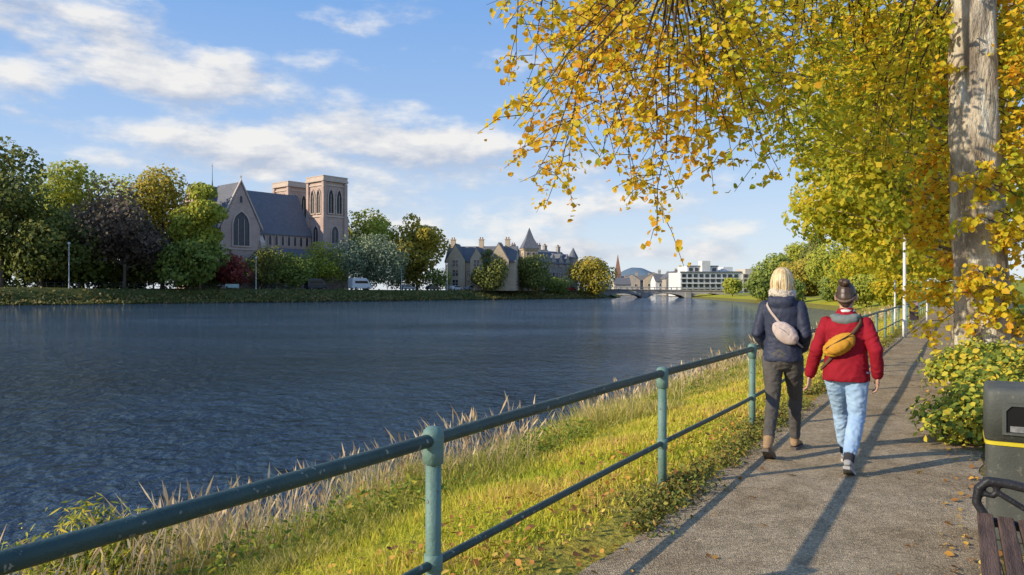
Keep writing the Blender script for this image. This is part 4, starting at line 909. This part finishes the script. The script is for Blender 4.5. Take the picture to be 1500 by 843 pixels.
h=MB(); h.ell((-.004,-.075,1.600),(.047,.042,.036)); h.ell((.012,-.095,1.598),(.03,.032,.026)); h.ell((-.02,-.09,1.61),(.028,.03,.022)); h.organic('hair_bun',hm2,Bp,.005,2,.003,(30,30,30),5)
hb=MB(); R_=[]
for i in range(36):
    ph=2*math.pi*i/36; c=Vector((.083*math.cos(ph),.0+.104*math.sin(ph),1.50+.06*math.sin(ph))); nn=Vector((math.cos(ph),math.sin(ph),0))
    R_.append([c+Vector((0,0,-.010)),c+Vector((0,0,.010)),c+nn*.003+Vector((0,0,.008)),c+nn*.003+Vector((0,0,-.008))])
hb.loft(R_,close=True).build('headband',pmat('plain_headband',(.20,.14,.105),(.16,.11,.08),20,.9),Bp,True)
hg=fabric('grey_hood',(.15,.18,.17),(.2,.22,.21),150)
h=MB(); h.ell((0,-.09,1.285),(.108,.044,.042)); h.ell((-.072,-.05,1.312),(.05,.068,.024)); h.ell((.072,-.05,1.312),(.05,.068,.024)); h.organic('hood',hg,Bp,.01,3,.006,(12,12,18),3)
cl=MB(); R_=[]
for i in range(24):
    ph=2*math.pi*i/24; R_.append([Vector(((.06+.010*math.cos(a))*math.cos(ph),-.004+(.064+.010*math.cos(a))*math.sin(ph),1.355+.018*math.sin(a))) for a in [2*math.pi*q/8 for q in range(8)]])
cl.loft(R_,close=True).build('collar',M['wpaint'],Bp,True)
b2=empty('waist_bag',pr_,HEAD); tag(b2,'mustard yellow waist bag slung across the back of the red jacket','bag')
must=fabric('mustard_canvas',(.58,.29,.03),(.47,.22,.022),180,.7)
Mx=Matrix.Rotation(R(-33),3,'Y'); g_=MB(); g_.ell((-.035,-.155,1.075),(.145,.055,.08),Mx); g_.organic('pouch',must,b2,.008,2,.009,(14,14,20),3)
g_=MB(); g_.ell((-.035,-.196,1.06),(.1,.03,.048),Mx); g_.organic('front_pocket',must,b2,.008,2,.005,(14,14,20),8)
MB().tube([(-.13,-.195,1.045),(-.035,-.218,1.108),(.07,-.195,1.175)],.005,6,True).build('zip',M['black'],b2,True)
strap(TR,1.09,.235,1,'strap',pmat('bag_webbing',(.14,.08,.04),None,20,.8),b2,.03,.016)
for px,back,jc,lab in ((255,5.5,(.04,.08,.2),'tiny distant person in a blue top on the far promenade'),(700,8,(.3,.05,.04),'tiny distant person in a red top near the sandstone hotel')):
    J=copy.deepcopy({k:v for k,v in JR.items() if k!='legs'}); q=fpt(px,back)
    o=person(q,lab,J,dict(trousers=navy,shoe=M['rubber'],sole=M['rubber'],jacket=fabric('far_top',jc,jc)),.03,R(-60),.03)
    MB().ell((0,-.01,1.51),(.09,.105,.11)).build('hair',hm2,o,True)

# ---------------------------------------------------------------- light, sky, camera
sl=bpy.data.lights.new('sun','SUN'); sl.energy=5.0; sl.angle=R(.5); sl.color=(1,.88,.69)
so=bpy.data.objects.new('sun',sl); col.objects.link(so); so.rotation_euler=(-SUNDIR).to_track_quat('-Z','Y').to_euler()
w=bpy.data.worlds.new('World'); sc.world=w; w.use_nodes=True; nt=w.node_tree; nt.nodes.clear()
out=nt.nodes.new('ShaderNodeOutputWorld'); sky=nt.nodes.new('ShaderNodeTexSky'); sky.sky_type='NISHITA'; sky.sun_disc=False
sky.sun_elevation=math.asin(SUNDIR.z); sky.sun_rotation=math.atan2(SUNDIR.x,SUNDIR.y)%(2*math.pi); sky.air_density=1.0; sky.dust_density=.6; sky.ozone_density=2.0
def mth(op,a,b=None,c=None):
    n=nt.nodes.new('ShaderNodeMath'); n.operation=op
    for i,v in enumerate((a,b,c)):
        if v is None: continue
        if hasattr(v,'node'): nt.links.new(v,n.inputs[i])
        else: n.inputs[i].default_value=v
    return n.outputs[0]
tc=nt.nodes.new('ShaderNodeTexCoord'); sp=nt.nodes.new('ShaderNodeSeparateXYZ'); nt.links.new(tc.outputs['Generated'],sp.inputs[0])
az=mth('ARCTAN2',sp.outputs[0],sp.outputs[1]); el=mth('ARCSINE',sp.outputs[2])
def cvec(dx,dy):
    c=nt.nodes.new('ShaderNodeCombineXYZ'); nt.links.new(mth('ADD',az,dx),c.inputs[0]); nt.links.new(mth('MULTIPLY',mth('ADD',el,dy),2.4),c.inputs[1]); c.inputs[2].default_value=3.7; return c.outputs[0]
def nzw(v,s,d=9,r=.56): return noise_n(nt,v,s,d,r).outputs[0]
n1=nzw(cvec(0,0),7.5); n2=nzw(cvec(-.015,.018),7.5); mask=None
CL=[(40,20,130,45,1),(110,60,80,40,.6),(250,45,60,30,.6),(255,120,180,36,1.05),(330,95,60,30,.6),(60,115,90,25,.4),(150,190,200,18,.55),(470,205,140,36,1.25),(370,240,140,26,.85),(610,265,130,40,1.2),(600,152,45,14,.7),(690,200,70,25,.6),(560,300,170,24,1.0),(850,250,90,28,.8),(650,330,140,20,.85),(900,300,120,18,.6),(960,372,220,16,1.0),(690,370,170,18,.9),(150,235,120,14,.45),(1060,330,90,18,.5)]
for px,py,rx,ry,s in CL:
    a0=math.atan((px-750)/F); e0=math.atan((H0-py)/F*math.cos(a0)); ra_=rx/F*math.cos(a0)**2*1.05; re=ry/F*math.cos(a0)*1.1
    q=mth('ADD',mth('POWER',mth('ABSOLUTE',mth('DIVIDE',mth('SUBTRACT',az,a0),ra_)),2.0),mth('POWER',mth('ABSOLUTE',mth('DIVIDE',mth('SUBTRACT',el,e0),re)),2.0))
    gsn=mth('MULTIPLY',mth('EXPONENT',mth('MULTIPLY',q,-1.0)),s); mask=gsn if mask is None else mth('ADD',mask,gsn)
mask=mth('MINIMUM',mask,1.1)
dn=mth('ADD',mth('MULTIPLY',mask,.62),mth('MULTIPLY',mth('SUBTRACT',n1,.5),3.0))
mr=nt.nodes.new('ShaderNodeMapRange'); mr.interpolation_type='SMOOTHSTEP'; nt.links.new(dn,mr.inputs[0]); mr.inputs[1].default_value=.10; mr.inputs[2].default_value=.85; mr.inputs[3].default_value=0; mr.inputs[4].default_value=.93
sh=mth('ADD',.60,mth('MULTIPLY',mth('SUBTRACT',n1,n2),4.2)); shc=nt.nodes.new('ShaderNodeClamp'); nt.links.new(sh,shc.inputs[0])
cc=mixc(nt,shc.outputs[0],(.54,.60,.73),(1.0,.98,.95))
er=nt.nodes.new('ShaderNodeMapRange'); nt.links.new(el,er.inputs[0]); er.inputs[1].default_value=0; er.inputs[2].default_value=.6
sr=ramp_n(nt,er.outputs[0],[(0,(.80,.87,.95)),(.12,(.66,.79,.96)),(.32,(.42,.62,.95)),(.6,(.24,.47,.91)),(1,(.15,.35,.82))])
sk=mixc(nt,1.0,sky.outputs[0],(.13,.13,.13),'MULTIPLY'); blue=mixc(nt,.8,sk,sr.outputs[0])
b1=nt.nodes.new('ShaderNodeBackground'); b1.inputs[1].default_value=1.0; nt.links.new(blue,b1.inputs[0])
b2_=nt.nodes.new('ShaderNodeBackground'); b2_.inputs[1].default_value=.92; nt.links.new(cc,b2_.inputs[0])
mx=nt.nodes.new('ShaderNodeMixShader'); nt.links.new(mr.outputs[0],mx.inputs[0]); nt.links.new(b1.outputs[0],mx.inputs[1]); nt.links.new(b2_.outputs[0],mx.inputs[2]); nt.links.new(mx.outputs[0],out.inputs[0])
sc.view_settings.view_transform='Standard'; sc.view_settings.look='None'; sc.view_settings.exposure=0
cd=bpy.data.cameras.new('camera'); cam=bpy.data.objects.new('camera',cd); col.objects.link(cam); cam.location=(0,0,CH); cam.rotation_euler=(R(90),0,0)
cd.sensor_width=36; cd.lens=36*F/1500; cd.shift_y=3.5/1500; cd.clip_start=.05; cd.clip_end=12000; sc.camera=cam
